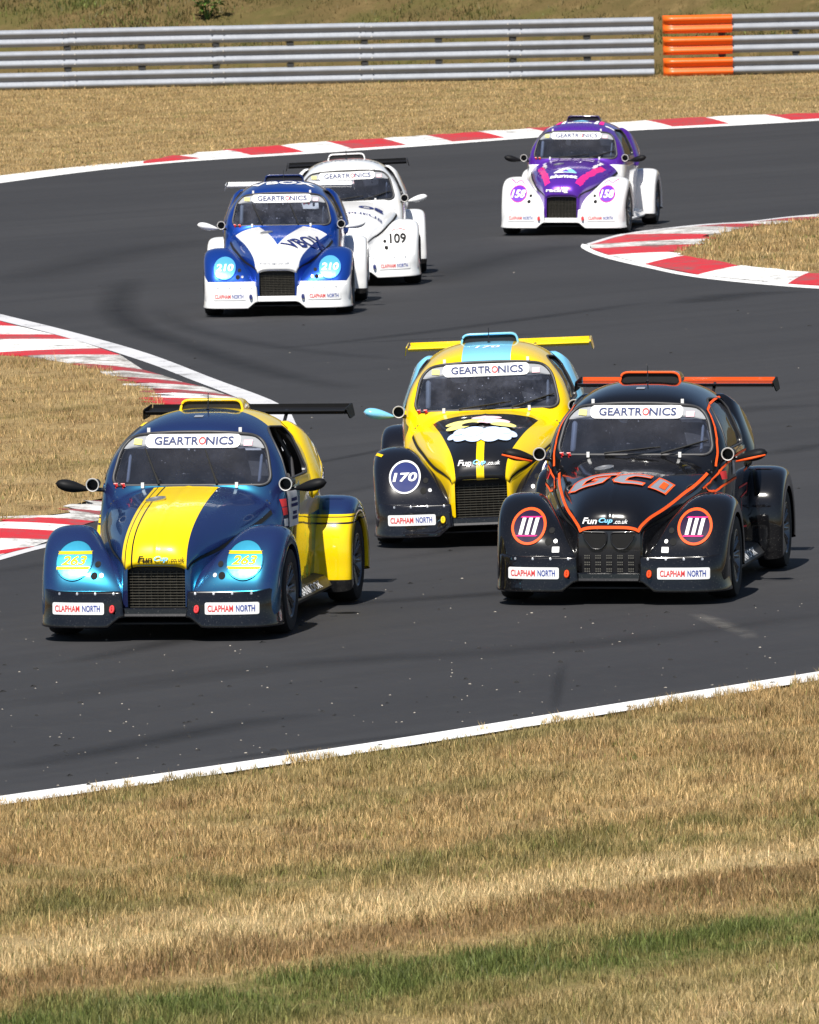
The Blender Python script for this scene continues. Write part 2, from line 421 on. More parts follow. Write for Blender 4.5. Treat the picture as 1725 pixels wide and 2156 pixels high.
left_inner = dens([p[1] for p in allp], .5)
left_poly = [p + Vector((0, 0, 0)) for p in left_inner] + [Vector((-40, left_inner[-1].y, 0)), Vector((-40, left_inner[0].y, 0))]
def mound(name, poly, z, mat): return sheet(name, poly, z, mat)
mound('grass_island', left_poly, .026, M_SOIL)
# right apex
zr = lambda u, v: (1196.3 + u/3.2627, 424.5 + v/3.2627)
ro = [((2300, 600), (2300, 530)), ((1960, 590), (1960, 518)), ((1510, 567), (1650, 505)), ((895, 505), (1190, 455)), ((530, 432), (790, 388)), ((285, 372), (722, 362)), ((160, 326), (870, 310)), ((150, 300), (955, 270)), ((400, 230), (1000, 240)),
      ((850, 174), (1210, 196)), ((1060, 158), (1370, 170)), ((1250, 146), (1520, 148)), ((1500, 116), (1720, 122)), ((1760, 92), (1960, 98)), ((2100, 60), (2300, 66))]
rp = [(G(*zr(*o)), G(*zr(*i))) for o, i in ro]
kerb('kerb', rp, 'wrwrwrwrwrwrwrwrwrw', .010, .032, worn={6, 8, 9, 10, 11, 12, 13, 14}, rough=.14)
right_poly = dens([p[1] for p in rp], .5) + [Vector((40, rp[-1][1].y, 0)), Vector((40, rp[0][1].y, 0))]
mound('grass_island', right_poly, .026, M_SOIL)
ol = [Vector((p[0].x, p[0].y, 0)) for p in rp]
cen = sum((p[1] for p in rp), Vector())/len(rp)
def push(p, c, ax, ay): d = (p - c).normalized(); return p + Vector((d.x*ax, d.y*ay, 0))
ribbon2('edge_line', ol[:8], [push(p, G(*zr(1400, 320)), .12, .62) for p in ol[:8]], .004, M_LINE)
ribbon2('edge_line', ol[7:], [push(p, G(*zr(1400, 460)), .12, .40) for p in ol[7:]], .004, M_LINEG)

# tyre marks on the asphalt
def skid_mat():
    m, nt, b = new_mat('rubber_mark'); geo = nt.nodes.new('ShaderNodeNewGeometry'); n = noise(nt, geo.outputs['Position'], 1.3, 5, .7)
    at = nt.nodes.new('ShaderNodeAttribute'); at.attribute_name = 'fade'
    b.inputs['Base Color'].default_value = (.0065, .0065, .0075, 1); b.inputs['Roughness'].default_value = .7
    put(nt, b.inputs['Alpha'], (X(nt, at.outputs['Fac'])*(n*1.2 + .15)).sat()); return m
M_SKID = skid_mat()
def skid(pxs, w, strength=.6, name='skid_mark', mat=None):
    pl = dens([G(*p) for p in pxs], .5); A, M_, B = side(pl, -w/2), pl, side(pl, w/2)
    v = []; fa = []
    n = len(pl)
    for i in range(n):
        e = math.sin(math.pi*i/(n - 1))**.5*strength
        v += [(A[i].x, A[i].y, .0025), (M_[i].x, M_[i].y, .0025), (B[i].x, B[i].y, .0025)]; fa += [0, e, 0]
    f = []
    for i in range(n - 1): f += [(3*i, 3*i+1, 3*i+4, 3*i+3), (3*i+1, 3*i+2, 3*i+5, 3*i+4)]
    o = mesh_obj(name, v, f, mat or M_SKID); o.data.attributes.new('fade', 'FLOAT', 'POINT').data.foreach_set('value', fa)
    return tag(o, kind='structure')
skid([(270, 585), (247, 640), (262, 672), (310, 700), (400, 730), (520, 770), (640, 800), (760, 820)], .62, .6)
skid([(330, 650), (400, 690), (520, 720), (700, 745), (900, 760)], .5, .3)
skid([(0, 1625), (200, 1585), (420, 1540), (640, 1500)], .5, .5)
skid([(1180, 1395), (1172, 1440), (1166, 1500)], .10, .3); skid([(1190, 1395), (1182, 1440), (1174, 1500)], .08, .2)
skid([(1240, 900), (1400, 880), (1560, 862), (1725, 850)], .8, .35); skid([(1450, 640), (1560, 620), (1700, 612)], .9, .5)
skid([(1630, 960), (1680, 945), (1760, 930)], .5, .4); skid([(0, 600), (150, 560), (330, 520), (480, 500)], 1.6, .3)
skid([(900, 600), (1000, 560), (1120, 530), (1230, 515)], 1.2, .35); skid([(0, 1490), (300, 1440), (620, 1400), (1000, 1375), (1400, 1340), (1725, 1290)], .8, .28)
rk = random.Random(21)
for k in range(14):                       # fainter lines that follow the cars' way through the bend
    y0_ = rk.uniform(560, 1620); x0_ = rk.uniform(-100, 900); L_ = rk.uniform(400, 1000); sl = rk.uniform(-.20, -.06); cv_ = rk.uniform(-.00006, .00010)
    pts_ = [(x0_ + L_*t, y0_ + sl*L_*t*(.35 + y0_/1600) + cv_*(L_*t)**2) for t in (0, .25, .5, .75, 1)]
    if all(500 < p[1] < 1690 for p in pts_): skid(pts_, rk.uniform(.15, .45), rk.uniform(.22, .5))
m_dust, nt_, b_ = new_mat('chalky_dust'); b_.inputs['Base Color'].default_value = (.30, .28, .25, 1); b_.inputs['Roughness'].default_value = .95
at_ = nt_.nodes.new('ShaderNodeAttribute'); at_.attribute_name = 'fade'; ge_ = nt_.nodes.new('ShaderNodeNewGeometry')
put(nt_, b_.inputs['Alpha'], (X(nt_, at_.outputs['Fac'])*noise(nt_, ge_.outputs['Position'], 4.0, 5, .7).ramp(.3, .7)).sat())
skid([(1445, 1292), (1490, 1303), (1540, 1322), (1600, 1345)], .22, .45, 'dust_streak', m_dust)

# ---- the bank behind the barrier
RAIL_Y = 184.5
def bank_z(y): return max(0.0, (y - RAIL_Y - 1.6)*.36)
def GBank(px, py):
    d = ray(px, py); k = .36; y0 = RAIL_Y + 1.6     # CAM_H + t dz = k (t dy - y0)
    t = (CAM_H + k*y0)/(k*d.y - d.z); return Vector((d.x*t, d.y*t, CAM_H + d.z*t))
bv, bf = [], []
for i in range(41):
    for j in range(15):
        x = -60 + 3*i; y = RAIL_Y + 1.6 + [0, .5, 1, 2, 3, 4.5, 6, 8, 11, 15, 20, 26, 34, 44, 60][j]
        bv.append((x, y, bank_z(y) - (.02 if j == 0 else 0) + (random.uniform(-.12, .12) if j > 1 else 0)))
tag(mesh_obj('grass_bank', bv, grid_faces(41, 15), M_SOILB, smooth=True), kind='structure')

# ---- crash barrier: three tiers of W-beam on posts
def steel(name, col, metal, rough):
    m, nt, b = new_mat(name); tc, _ = coords(nt); n = noise(nt, tc, 2.5, 5, .7); n2 = noise(nt, tc, 18, 3)
    put(nt, b.inputs['Base Color'], mixc(nt, n.ramp(.4, .75)*.5, col, tuple(q*.62 for q in col)))
    b.inputs['Metallic'].default_value = metal; put(nt, b.inputs['Roughness'], (n2*.3 + rough).sat()); return m
M_GALV = steel('galvanised_steel', (.27, .29, .33), .15, .5); M_GALV2 = steel('galvanised_steel_post', (.26, .26, .27), .4, .45)
M_ORNG = plain('orange_plastic', (.78, .115, .006), .38, var=.10)
WPROF = [(0, .005), (-.035, .02), (-.075, .055), (-.085, .085), (-.075, .115), (-.03, .155), (-.01, .19), (-.03, .225), (-.075, .265), (-.085, .295), (-.075, .325), (-.035, .36), (0, .375)]
TIERS = (-.01, .45, .91)
def beam_mesh(name, length, grow=0.0, lap=.0):
    v, f = [], []; xs = (0, length)
    for x in xs:
        for d, z in WPROF: v.append((x, d*(1 + grow) - grow*.03, (z - .19)*(1 + grow*.35) + .19))
    f = grid_faces(2, len(WPROF))
    me = bpy.data.meshes.new(name); me.from_pydata(v, [], f); me.polygons.foreach_set('use_smooth', [True]*len(f)); me.update()
    return me
def post_mesh():
    bm = bmesh.new(); box(bm, (0, .07, .62), (.10, .14, 1.30)); me = bpy.data.meshes.new('post'); bm.to_mesh(me); bm.free(); return me
def spacer_mesh():
    bm = bmesh.new(); box(bm, (0, .012, .0), (.16, .05, .075)); me = bpy.data.meshes.new('spacer_block'); bm.to_mesh(me); bm.free(); return me
PME = post_mesh(); PME.materials.append(M_GALV2); SME = spacer_mesh(); SME.materials.append(plain('dark_spacer', (.03, .03, .03), .7))
BME = beam_mesh('rail_beam', 3.22); BME.materials.append(M_GALV)
bolt_bm = bmesh.new(); box(bolt_bm, (0, 0, 0), (.035, .02, .035)); BOLT = bpy.data.meshes.new('bolt'); bolt_bm.to_mesh(BOLT); bolt_bm.free(); BOLT.materials.append(plain('bright_bolt', (.7, .7, .72), .3, .6))
lapbm = bmesh.new(); LAP = beam_mesh('lap_plate', .34, .10); LAP.materials.append(M_GALV)
def rail(x_joint, x0, x1, y0, slope, label, z0=0.0, tilt=0.0):
    """runs along x; y0 at x_joint, slope dy/dx; a joint at x_joint and every 3.2 m"""
    ang = math.atan(slope); root = empty('guard_rail', (x_joint, y0, z0), ang); tag(root, label, 'crash barrier')
    a, b = (x0 - x_joint)/math.cos(ang), (x1 - x_joint)/math.cos(ang); k0, k1 = math.floor(a/3.2), math.ceil(b/3.2)
    for k in range(k0, k1):
        s0, s1 = max(a, k*3.2), min(b, k*3.2 + 3.22)
        if s1 - s0 < .1: continue
        for tz in TIERS:
            o = bpy.data.objects.new('rail_beam', BME); COL.objects.link(o); o.parent = root; o.location = (s0, random.uniform(-.006, .006) + (.006 if k % 2 else 0), tz + tilt*s0 + random.uniform(-.006, .006))
            o.scale.x = (s1 - s0)/3.22
            if a < k*3.2 < b:
                for dz in (.085, .295):
                    for dx in (-.10, .16):
                        q = bpy.data.objects.new('bolt', BOLT); COL.objects.link(q); q.parent = o; q.location = ((dx)/o.scale.x, -.098, dz); q.scale.x = 1/o.scale.x
        for s in (k*3.2, k*3.2 + 1.6):
            if a + .1 < s < b - .1:
                p = bpy.data.objects.new('post', PME); COL.objects.link(p); p.parent = root; p.location = (s, .02, tilt*s)
                for tz in TIERS[1:]:
                    q = bpy.data.objects.new('spacer_block', SME); COL.objects.link(q); q.parent = p; q.location = (0, -.03, tz - .035)
    return root
def at_depth(px, y):
    d = ray(px, 110); return d.x*y/d.y
xj = at_depth(455, RAIL_Y); x_end = at_depth(1377, RAIL_Y)
rail(xj, -26, x_end, RAIL_Y, 0.0, 'long grey steel crash barrier of three W-beam tiers, uncovered at its end')
xr0 = at_depth(1540, RAIL_Y + .2); xr1 = 26
rr = rail(xr0 - .2, xr0 - 1.18, xr1, RAIL_Y + .15, .06, 'grey steel crash barrier whose end wears orange sleeves', .02, .012)
for k, tz in enumerate(TIERS):                       # orange sleeves over the end of the right barrier, rounded at the nose
    v, f = [], []; n = len(WPROF); L = 1.50
    rows = []
    for s in range(9):                               # the nose wraps back in a half circle
        a = math.pi*.55*s/8; rows.append((-1.05 - .22*math.sin(a), .22*(1 - math.cos(a))))
    rows = rows[::-1] + [(-.5, 0), (.22, 0)]
    for x, dy in rows:
        for d, z in WPROF: v.append((x, (d*1.25 - .012) + dy, (z - .19)*1.06 + .19))
    o = mesh_obj('end_sleeve', v, grid_faces(len(rows), n), M_ORNG, rr, smooth=True); o.location = (.0, -.02, tz - .012)

# a leafy weed on the bank above the barrier
M_LEAF = plain('weed_leaf', (.075, .15, .022), .5, var=.3, scale=6)
p0 = GBank(436, 40)
wroot = empty('weed_plant', (p0.x, p0.y, p0.z - .02)); tag(wroot, 'broad-leaved green weed on the bank above the long barrier', 'plant')
rw = random.Random(5)
bm = bmesh.new()
stems = []
for k in range(9):
    a = rw.uniform(0, 6.28); h = rw.uniform(.35, .75); tip = Vector((math.cos(a)*rw.uniform(.1, .45), math.sin(a)*.2, h)); stems.append(tip)
    tube(bm, [(0, 0, 0), tip*.5 + Vector((0, 0, .06)), tip], [.014, .010, .005], 5)
bm_obj('stem', bm, M_LEAF, wroot)
for tip in stems:
    for q in range(9):
        t = rw.uniform(.35, 1.05); c = tip*t; a = rw.uniform(0, 6.28); L = rw.uniform(.10, .20); w = L*.32; dr = Vector((math.cos(a), math.sin(a), rw.uniform(-.2, .5))).normalized(); sd_ = dr.cross(Vector((0, 0, 1))).normalized(); u_ = sd_.cross(dr)
        vs = [c, c + dr*L*.4 + sd_*w + u_*.02, c + dr*L*.45 - u_*.01, c + dr*L*.4 - sd_*w + u_*.02, c + dr*L - u_*.02]
        mesh_obj('leaf', vs, [(0, 1, 2), (0, 2, 3), (1, 4, 2), (2, 4, 3)], M_LEAF, wroot)

# ================================================================== THE RACE CARS
# car frame: x to the car's left (the viewer's right), y rearward from the front axle, z up
#       yc     zc    w     yb    zb    n    m
BODY = [(-.565, .245, .250, -.52, .20, 6, 4), (-.572, .40, .252, -.49, .21, 6, 4), (-.565, .52, .262, -.44, .23, 5.5, 3.6), (-.545, .61, .285, -.36, .25, 4.6, 3.0),
        (-.480, .695, .335, -.27, .29, 3.6, 2.6), (-.340, .775, .400, -.15, .33, 2.9, 2.3), (-.130, .842, .468, .0, .40, 2.5, 2.2), (.120, .892, .535, .20, .46, 2.5, 2.2),
        (.380, .930, .592, .42, .50, 2.6, 2.2), (.600, .955, .634, .62, .52, 2.8, 2.4), (.715, .968, .655, .74, .53, 3.0, 2.6), (.758, .990, .664, .79, .54, 3.2, 3.0), (.80, 1.08, .672, .84, .56, 3.4, 3.3),
        (.86, 1.20, .680, .90, .58, 3.4, 3.3), (.925, 1.315, .688, .98, .62, 3.4, 3.0), (.985, 1.375, .692, 1.05, .66, 3.2, 2.8), (1.10, 1.420, .697, 1.15, .70, 3.0, 2.6), (1.32, 1.458, .70, 1.34, .72, 2.9, 2.5), (1.62, 1.475, .702, 1.62, .72, 2.9, 2.5),
        (1.92, 1.458, .700, 1.90, .72, 2.9, 2.5), (2.22, 1.400, .69, 2.16, .70, 2.8, 2.4), (2.50, 1.295, .665, 2.38, .66, 2.6, 2.3), (2.74, 1.150, .62, 2.56, .60, 2.5, 2.2), (2.93, .97, .56, 2.72, .52, 2.4, 2.2), (3.06, .76, .48, 2.86, .44, 2.4, 2.2),
        (3.13, .55, .40, 2.96, .36, 2.4, 2.2), (3.15, .38, .34, 3.02, .29, 2.4, 2.2)]
BK = [(float(i),) + s for i, s in enumerate(BODY)]
def sec(t): return crv(BK, t)
def body_loft(t0, t1, n, inset=0.0, floor=.17, nth=26):
    V, Fc = [], []
    ring = None
    for i in range(n):
        t = t0 + (t1 - t0)*i/(n - 1); yc, zc, w, yb, zb, nn_, mm = sec(t)
        a = sec(max(0, t - .05)); b = sec(min(len(BODY) - 1, t + .05)); dy, dz = b[0] - a[0], b[1] - a[1]; L = math.hypot(dy, dz) or 1
        if inset: yc, zc, w = yc + inset*dz/L, zc - inset*dy/L, w - inset
        half = []
        for k in range(nth + 1):
            th = math.pi/2*k/nth; x = w*math.sin(th)**(2/nn_) if k else 0.0; d = 1 - (math.cos(th)**(2/mm) if k < nth else 0.0)
            half.append((x, yc + d*(yb - yc), zc + d*(zb - zc)))
        zf = min(floor, zb - .02)
        for k in range(1, 6): half.append((w*(1 - .03*k/5), yb, zb + (zf - zb)*k/5))
        for k in range(1, 4): half.append((w*.97*(1 - k/3), yb, zf))
        full = half + [(-p[0], p[1], p[2]) for p in half[-2:0:-1]]
        ring = len(full); V += full
    for i in range(n - 1):
        for k in range(ring): Fc.append((i*ring + k, i*ring + (k+1) % ring, (i+1)*ring + (k+1) % ring, (i+1)*ring + k))
    for base, flip in ((0, False), ((n-1)*ring, True)):
        c = len(V); V.append(tuple(sum(V[base + k][q] for k in range(ring))/ring for q in range(3)))
        for k in range(ring):
            f = (c, base + (k+1) % ring, base + k); Fc.append(f if not flip else f[::-1])
    return V, Fc
def fix(o):
    bm = bmesh.new(); bm.from_mesh(o.data); bmesh.ops.recalc_face_normals(bm, faces=bm.faces[:]); bm.to_mesh(o.data); bm.free(); return o
def prism(name, poly, axis, a, b, mat):
    v = []; n = len(poly)
    for d in (a, b):
        for p in poly: v.append((p[0], d, p[1]) if axis == 'Y' else (d, p[0], p[1]))
    f = [tuple(range(n)), tuple(range(2*n - 1, n - 1, -1))] + [(i, (i+1) % n, n + (i+1) % n, n + i) for i in range(n)]
    return fix(mesh_obj(name, v, f, mat))
M_INNER = plain('cabin_inside', (.030, .030, .034), .7)
M_TRIM = plain('black_trim', (.012, .012, .014), .35, coat=.3)
M_RUBBER = plain('seal_rubber', (.035, .035, .038), .5)
M_DUMMY = plain('body_primer', (.5, .5, .5), .4)

_v, _f = body_loft(0, len(BODY) - 1, 104); shell = fix(mesh_obj('body_shell', _v, _f, M_DUMMY))
bm = bmesh.new(); bm.from_mesh(shell.data); BV_SHELL = BVHTree.FromBMesh(bm); bm.free()
_v, _f = body_loft(11.2, 22.6, 60, .028, .30); cav = fix(mesh_obj('cut', _v, _f, M_INNER))
WS = rpoly([(-.585, .982), (.585, .982), (.515, 1.315), (.25, 1.353), (-.25, 1.353), (-.515, 1.315)], [.085, .085, .15, .2, .2, .15], 8)
SWIN = rpoly([(1.00, 1.005), (1.72, 1.005), (1.72, 1.335), (1.30, 1.365), (1.10, 1.24)], [.05, .05, .07, .12, .1], 6)
QWIN = rpoly([(1.83, 1.02), (2.42, 1.02), (2.33, 1.19), (2.10, 1.31), (1.83, 1.335)], [.05, .1, .1, .08, .06], 6)
RWIN = rpoly([(-.40, 1.08), (.40, 1.08), (.34, 1.27), (-.34, 1.27)], .08, 6)
cuts = [cav, prism('cut', WS, 'Y', .4, 1.25, M_TRIM), prism('cut', RWIN, 'Y', 2.2, 3.4, M_TRIM), prism('cut', SWIN, 'X', -1.0, 1.0, M_TRIM), prism('cut', QWIN, 'X', -1.0, 1.0, M_TRIM),
        prism('cut', [(-.205, .222), (.205, .222), (.205, .530), (-.205, .530)], 'Y', -.9, -.47, M_TRIM)]
for c in cuts:
    md = shell.modifiers.new('b', 'BOOLEAN'); md.operation = 'DIFFERENCE'; md.solver = 'EXACT'; md.object = c; md.material_mode = 'TRANSFER'
bpy.context.view_layer.update()
me = bpy.data.meshes.new_from_object(shell.evaluated_get(bpy.context.evaluated_depsgraph_get()))
for c in cuts: bpy.data.objects.remove(c)
bpy.data.objects.remove(shell)
me.name = 'body_shell'; me.polygons.foreach_set('use_smooth', [True]*len(me.polygons)); me.set_sharp_from_angle(angle=rad(38))
PART = {}                     # name -> list of (mesh, role, sub-parts)
def keep(o):
    m = o.data; bpy.data.objects.remove(o); return m
ME_BODY = me

# bonnet: an offset skin over the nose with rolled edges and a centre crease
HBW = [(1.9, .225), (2.5, .235), (3.0, .250), (4.0, .300), (5.0, .362), (6.0, .428), (7.0, .492), (8.0, .548), (9.0, .588), (10.25, .612)]
def bonnet_pt(t, s):
    yc, zc, w, yb, zb, nn_, mm = sec(t); hw = crv(HBW, t)[0]; x = s*hw
    q = min(.999, abs(x)/w); sn = q**(nn_/2); cs = math.sqrt(max(0, 1 - sn*sn)); d = 1 - cs**(2/mm)
    return Vector((x, yc + d*(yb - yc), zc + d*(zb - zc)))
def bonnet_surf(t, s, lift=0.0):
    """outer skin of the bonnet; t along the body stations, s across (-1..1)"""
    e = .02; a = bonnet_pt(t + e, s) - bonnet_pt(t - e, s); b = bonnet_pt(t, min(1, s + e)) - bonnet_pt(t, max(-1, s - e)); n = b.cross(a).normalized()
    if n.dot(Vector((0, -.5, .8))) < 0: n = -n
    q = (t - 2.05)/(10.2 - 2.05); p = bonnet_pt(t, s)
    edge = min(1, (1 - abs(s))/.06, q/.03, (1 - q)/.02)
    off = -.012 + .026*math.sqrt(max(0, edge)) + .0045*math.exp(-(p.x/.010)**2)*min(1, max(0, q*4))
    off += .006*math.exp(-((abs(s) - .62)/.07)**2)*max(0, min(1, (q-.45)*5))*max(0, min(1, (.93-q)*12))
    return p + n*(off + lift)
def bonnet_mesh():
    nt_, ns = 52, 45; return [bonnet_surf(2.05 + (10.2 - 2.05)*i/(nt_-1), -1 + 2*j/(ns-1)) for i in range(nt_) for j in range(ns)], grid_faces(nt_, ns)
v, f = bonnet_mesh(); ME_BONNET = keep(fix(mesh_obj('bonnet', v, f, M_DUMMY, smooth=True, sharp=60)))

def fender(ax, az, rk, xi, xc, xo, rlip, rin, ph0, ph1, no, ni, nphi=54, na=15, flare=.0):
    """wing over a wheel: swept round the axle; outer half curls to the arch lip, inner half runs into the body"""
    V = []
    for i in range(nphi):
        ph = ph0 + (ph1 - ph0)*i/(nphi - 1); R = crv(rk, ph)[0]; XI, XC, XO = (crv(q, ph)[0] if isinstance(q, list) else q for q in (xi, xc, xo))
        RI = crv(rin, ph)[0]; RL = crv(rlip, ph)[0] if isinstance(rlip, list) else rlip
        row = []
        for k in range(na, 0, -1):
            th = math.pi/2*k/na; e = 2/ni; row.append((XC - (XC - XI)*math.sin(th)**e, RI + (R - RI)*(math.cos(th)**e if k < na else 0)))
        for k in range(0, na + 1):
            th = math.pi/2*k/na; e = 2/no; row.append((XC + (XO - XC)*(math.sin(th)**e if k else 0), RL + (R - RL)*(math.cos(th)**e if k < na else 0)))
        row += [(XO - .004, RL - .008), (XO - .022, RL - .006), (XO - .03, RL + .03)]       # rolled lip
        for x, r in row: V.append((x, ax - r*math.cos(rad(ph)), az + r*math.sin(rad(ph))))
        nv = len(row)
    return V, grid_faces(nphi, nv)
FR = [(-20, .600), (0, .560), (15, .532), (30, .505), (50, .482), (70, .474), (90, .470), (120, .474), (150, .490), (195, .52)]
v, f = fender(0, .30, FR, [(-20, .20), (0, .215), (20, .265), (40, .345), (60, .41), (90, .47), (130, .53), (195, .56)], [(-20, .62), (30, .63), (90, .65), (195, .66)], [(-20, .848), (20, .85), (60, .862), (195, .866)],
              .338, [(-20, .55), (0, .505), (20, .42), (40, .335), (60, .27), (90, .24), (130, .26), (195, .36)], -14, 192, 3.0, 2.3)
ME_FF = keep(fix(mesh_obj('front_fender', v, f, M_DUMMY, smooth=True, sharp=50)))
RR_ = [(-26, .462), (-12, .436), (0, .425), (18, .445), (35, .475), (55, .485), (75, .482), (90, .480), (120, .485), (150, .50), (195, .55)]
v, f = fender(2.39, .30, RR_, [(-22, .63), (40, .61), (90, .55), (195, .5)], [(-22, .735), (60, .74), (90, .72), (195, .70)], .948,
              .335, [(-22, .52), (0, .50), (40, .42), (90, .40), (195, .45)], -25, 192, 4.2, 2.0)
ME_RF = keep(fix(mesh_obj('rear_fender', v, f, M_DUMMY, smooth=True, sharp=50)))

def mirror_mesh(me, name):
    bm = bmesh.new(); bm.from_mesh(me); bmesh.ops.scale(bm, vec=(-1, 1, 1), verts=bm.verts[:]); bmesh.ops.reverse_faces(bm, faces=bm.faces[:])
    m = bpy.data.meshes.new(name); bm.to_mesh(m); bm.free()
    for q in me.materials: m.materials.append(q)
    return m
# front bumper: two side panels that wrap round to the arches, a bridge under the grille
def bumper_mesh():
    plan = [(.232, -.628), (.245, -.640), (.32, -.643), (.45, -.640), (.58, -.632), (.66, -.616), (.738, -.585), (.790, -.533), (.824, -.465), (.842, -.39), (.848, -.345)]
    ks = [(i/(len(plan)-1),) + p for i, p in enumerate(plan)]; V = []; n = 34
    for i in range(n):
        t = i/(n-1); x, y = crv(ks, t); a, b = crv(ks, max(0, t-.02)), crv(ks, min(1, t+.02)); tx, ty = b[0]-a[0], b[1]-a[1]; L = math.hypot(tx, ty) or 1; nx, ny = ty/L, -tx/L
        zb = .172 - .072*max(0, min(1, (x - .25)/.085)); zt = .352 + (.05*max(0, (t - .55)/.45)**1.5)
        for d, z in ((-.10, zt - .004), (-.034, zt + .004), (-.010, zt), (-.002, zt - .012), (.004, zt*.6 + zb*.4), (.010, zb + .035), (.018, zb + .014), (.016, zb + .002), (.004, zb - .004), (-.10, zb + .004)): V.append((x + nx*d, y + ny*d, z))
    return V, grid_faces(n, 10)
v, f = bumper_mesh(); ME_BUMP = keep(fix(mesh_obj('bumper_panel', v, f, M_DUMMY, smooth=True, sharp=40)))
bm = bmesh.new()
rows = [(-.54, .232), (-.598, .236), (-.607, .228), (-.610, .196), (-.618, .180), (-.612, .172), (-.54, .172)]
for i in range(len(rows) - 1):
    a, b = rows[i], rows[i+1]; vs = [bm.verts.new(p) for p in ((-.233, a[0], a[1]), (.233, a[0], a[1]), (.233, b[0], b[1]), (-.233, b[0], b[1]))]; bm.faces.new(vs)
bmesh.ops.remove_doubles(bm, verts=bm.verts[:], dist=1e-5)
ME_BRIDGE = keep(bm_obj('bumper_bridge', bm, M_DUMMY))
# radiator: core with fins, behind a thin frame
bm = bmesh.new(); box(bm, (0, -.475, .376), (.408, .01, .30)); ME_CORE = keep(bm_obj('radiator_core', bm, plain('radiator_dark', (.016, .016, .017), .6)))
bm = bmesh.new()
for k in range(13):
    box(bm, (0, -.500, .236 + .0195*k), (.404, .030, .0055))
for k in range(9): box(bm, (-.18 + .045*k, -.497, .36), (.003, .02, .25))
ME_FINS = keep(bm_obj('radiator_fins', bm, plain('radiator_metal', (.115, .105, .085), .42, .7, var=.5, scale=40)))

# windscreen, its seal, strip and wipers
def on_shell(x, z, y0=-1.5):
    h = BV_SHELL.ray_cast(Vector((x, y0, z)), Vector((0, 1, 0))); return h[0], h[1]
def front_pt(x, z, off):
    p, n = on_shell(x, z); n = n if n.y < 0 else -n; return p + n*off
def rings(outline, fn, nr=9):
    c = sum((Vector(p) for p in outline), Vector((0, 0)))/len(outline); n = len(outline); V = []
    for k in range(nr):
        s = 1 - k/nr
        for p in outline: q = c + (Vector(p) - c)*s; V.append(fn(q.x, q.y))
    V.append(fn(c.x, c.y)); F_ = []
    for k in range(nr - 1):
        for i in range(n): F_.append((k*n + i, k*n + (i+1) % n, (k+1)*n + (i+1) % n, (k+1)*n + i))
    for i in range(n): F_.append(((nr-1)*n + i, (nr-1)*n + (i+1) % n, nr*n))
    return V, F_
def glass(name, tint, dirt=.3):
    m, nt, b = new_mat(name); out = nt.nodes.get('Material Output'); tc, _ = coords(nt)
    tr = nt.nodes.new('ShaderNodeBsdfTransparent'); tr.inputs[0].default_value = (*tint, 1)
    gl = nt.nodes.new('ShaderNodeBsdfGlossy'); gl.inputs['Roughness'].default_value = .02
    fr = nt.nodes.new('ShaderNodeFresnel'); fr.inputs[0].default_value = 1.62
    mx = nt.nodes.new('ShaderNodeMixShader'); nt.links.new(fr.outputs[0], mx.inputs[0]); nt.links.new(tr.outputs[0], mx.inputs[1]); nt.links.new(gl.outputs[0], mx.inputs[2])
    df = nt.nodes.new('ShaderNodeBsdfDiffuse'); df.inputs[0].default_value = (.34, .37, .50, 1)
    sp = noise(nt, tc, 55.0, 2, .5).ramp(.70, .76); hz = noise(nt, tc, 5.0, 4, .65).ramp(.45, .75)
    m2 = nt.nodes.new('ShaderNodeMixShader'); put(nt, m2.inputs[0], (sp*.45 + hz*.07)*dirt + .035)  # even bluish share paints in a sky reflection; specks and film are dirt
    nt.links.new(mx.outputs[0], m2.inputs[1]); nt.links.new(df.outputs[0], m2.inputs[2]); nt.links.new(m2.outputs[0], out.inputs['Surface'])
    return m
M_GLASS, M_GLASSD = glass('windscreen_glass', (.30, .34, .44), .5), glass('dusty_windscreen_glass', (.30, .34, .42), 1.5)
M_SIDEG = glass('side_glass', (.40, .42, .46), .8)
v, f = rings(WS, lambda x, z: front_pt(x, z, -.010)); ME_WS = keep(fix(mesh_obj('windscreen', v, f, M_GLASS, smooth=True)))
bm = bmesh.new(); tube(bm, [front_pt(p[0], p[1], -.001) for p in WS], .0125, 8, closed=True); ME_SEAL = keep(bm_obj('windscreen_seal', bm, M_RUBBER, smooth=True))
STRIP_Z = 1.238
def clip_above(poly, z0):
    out = []
    for i in range(len(poly)):
        a, b = Vector(poly[i-1]), Vector(poly[i])
        if (a.y > z0) != (b.y > z0): t = (z0 - a.y)/(b.y - a.y); out.append(a.lerp(b, t))
        if b.y > z0: out.append(b)
    return out
cc = sum((Vector(p) for p in WS), Vector((0, 0)))/len(WS)
v, f = rings([cc + (p - cc)*.985 for p in clip_above(WS, STRIP_Z)], lambda x, z: front_pt(x, z, -.006), 6)
ME_STRIP = keep(fix(mesh_obj('sun_strip', v, f, plain('strip_film', (.33, .34, .36), .3, var=.06, coat=.5), smooth=True)))
ME_WIPER = []
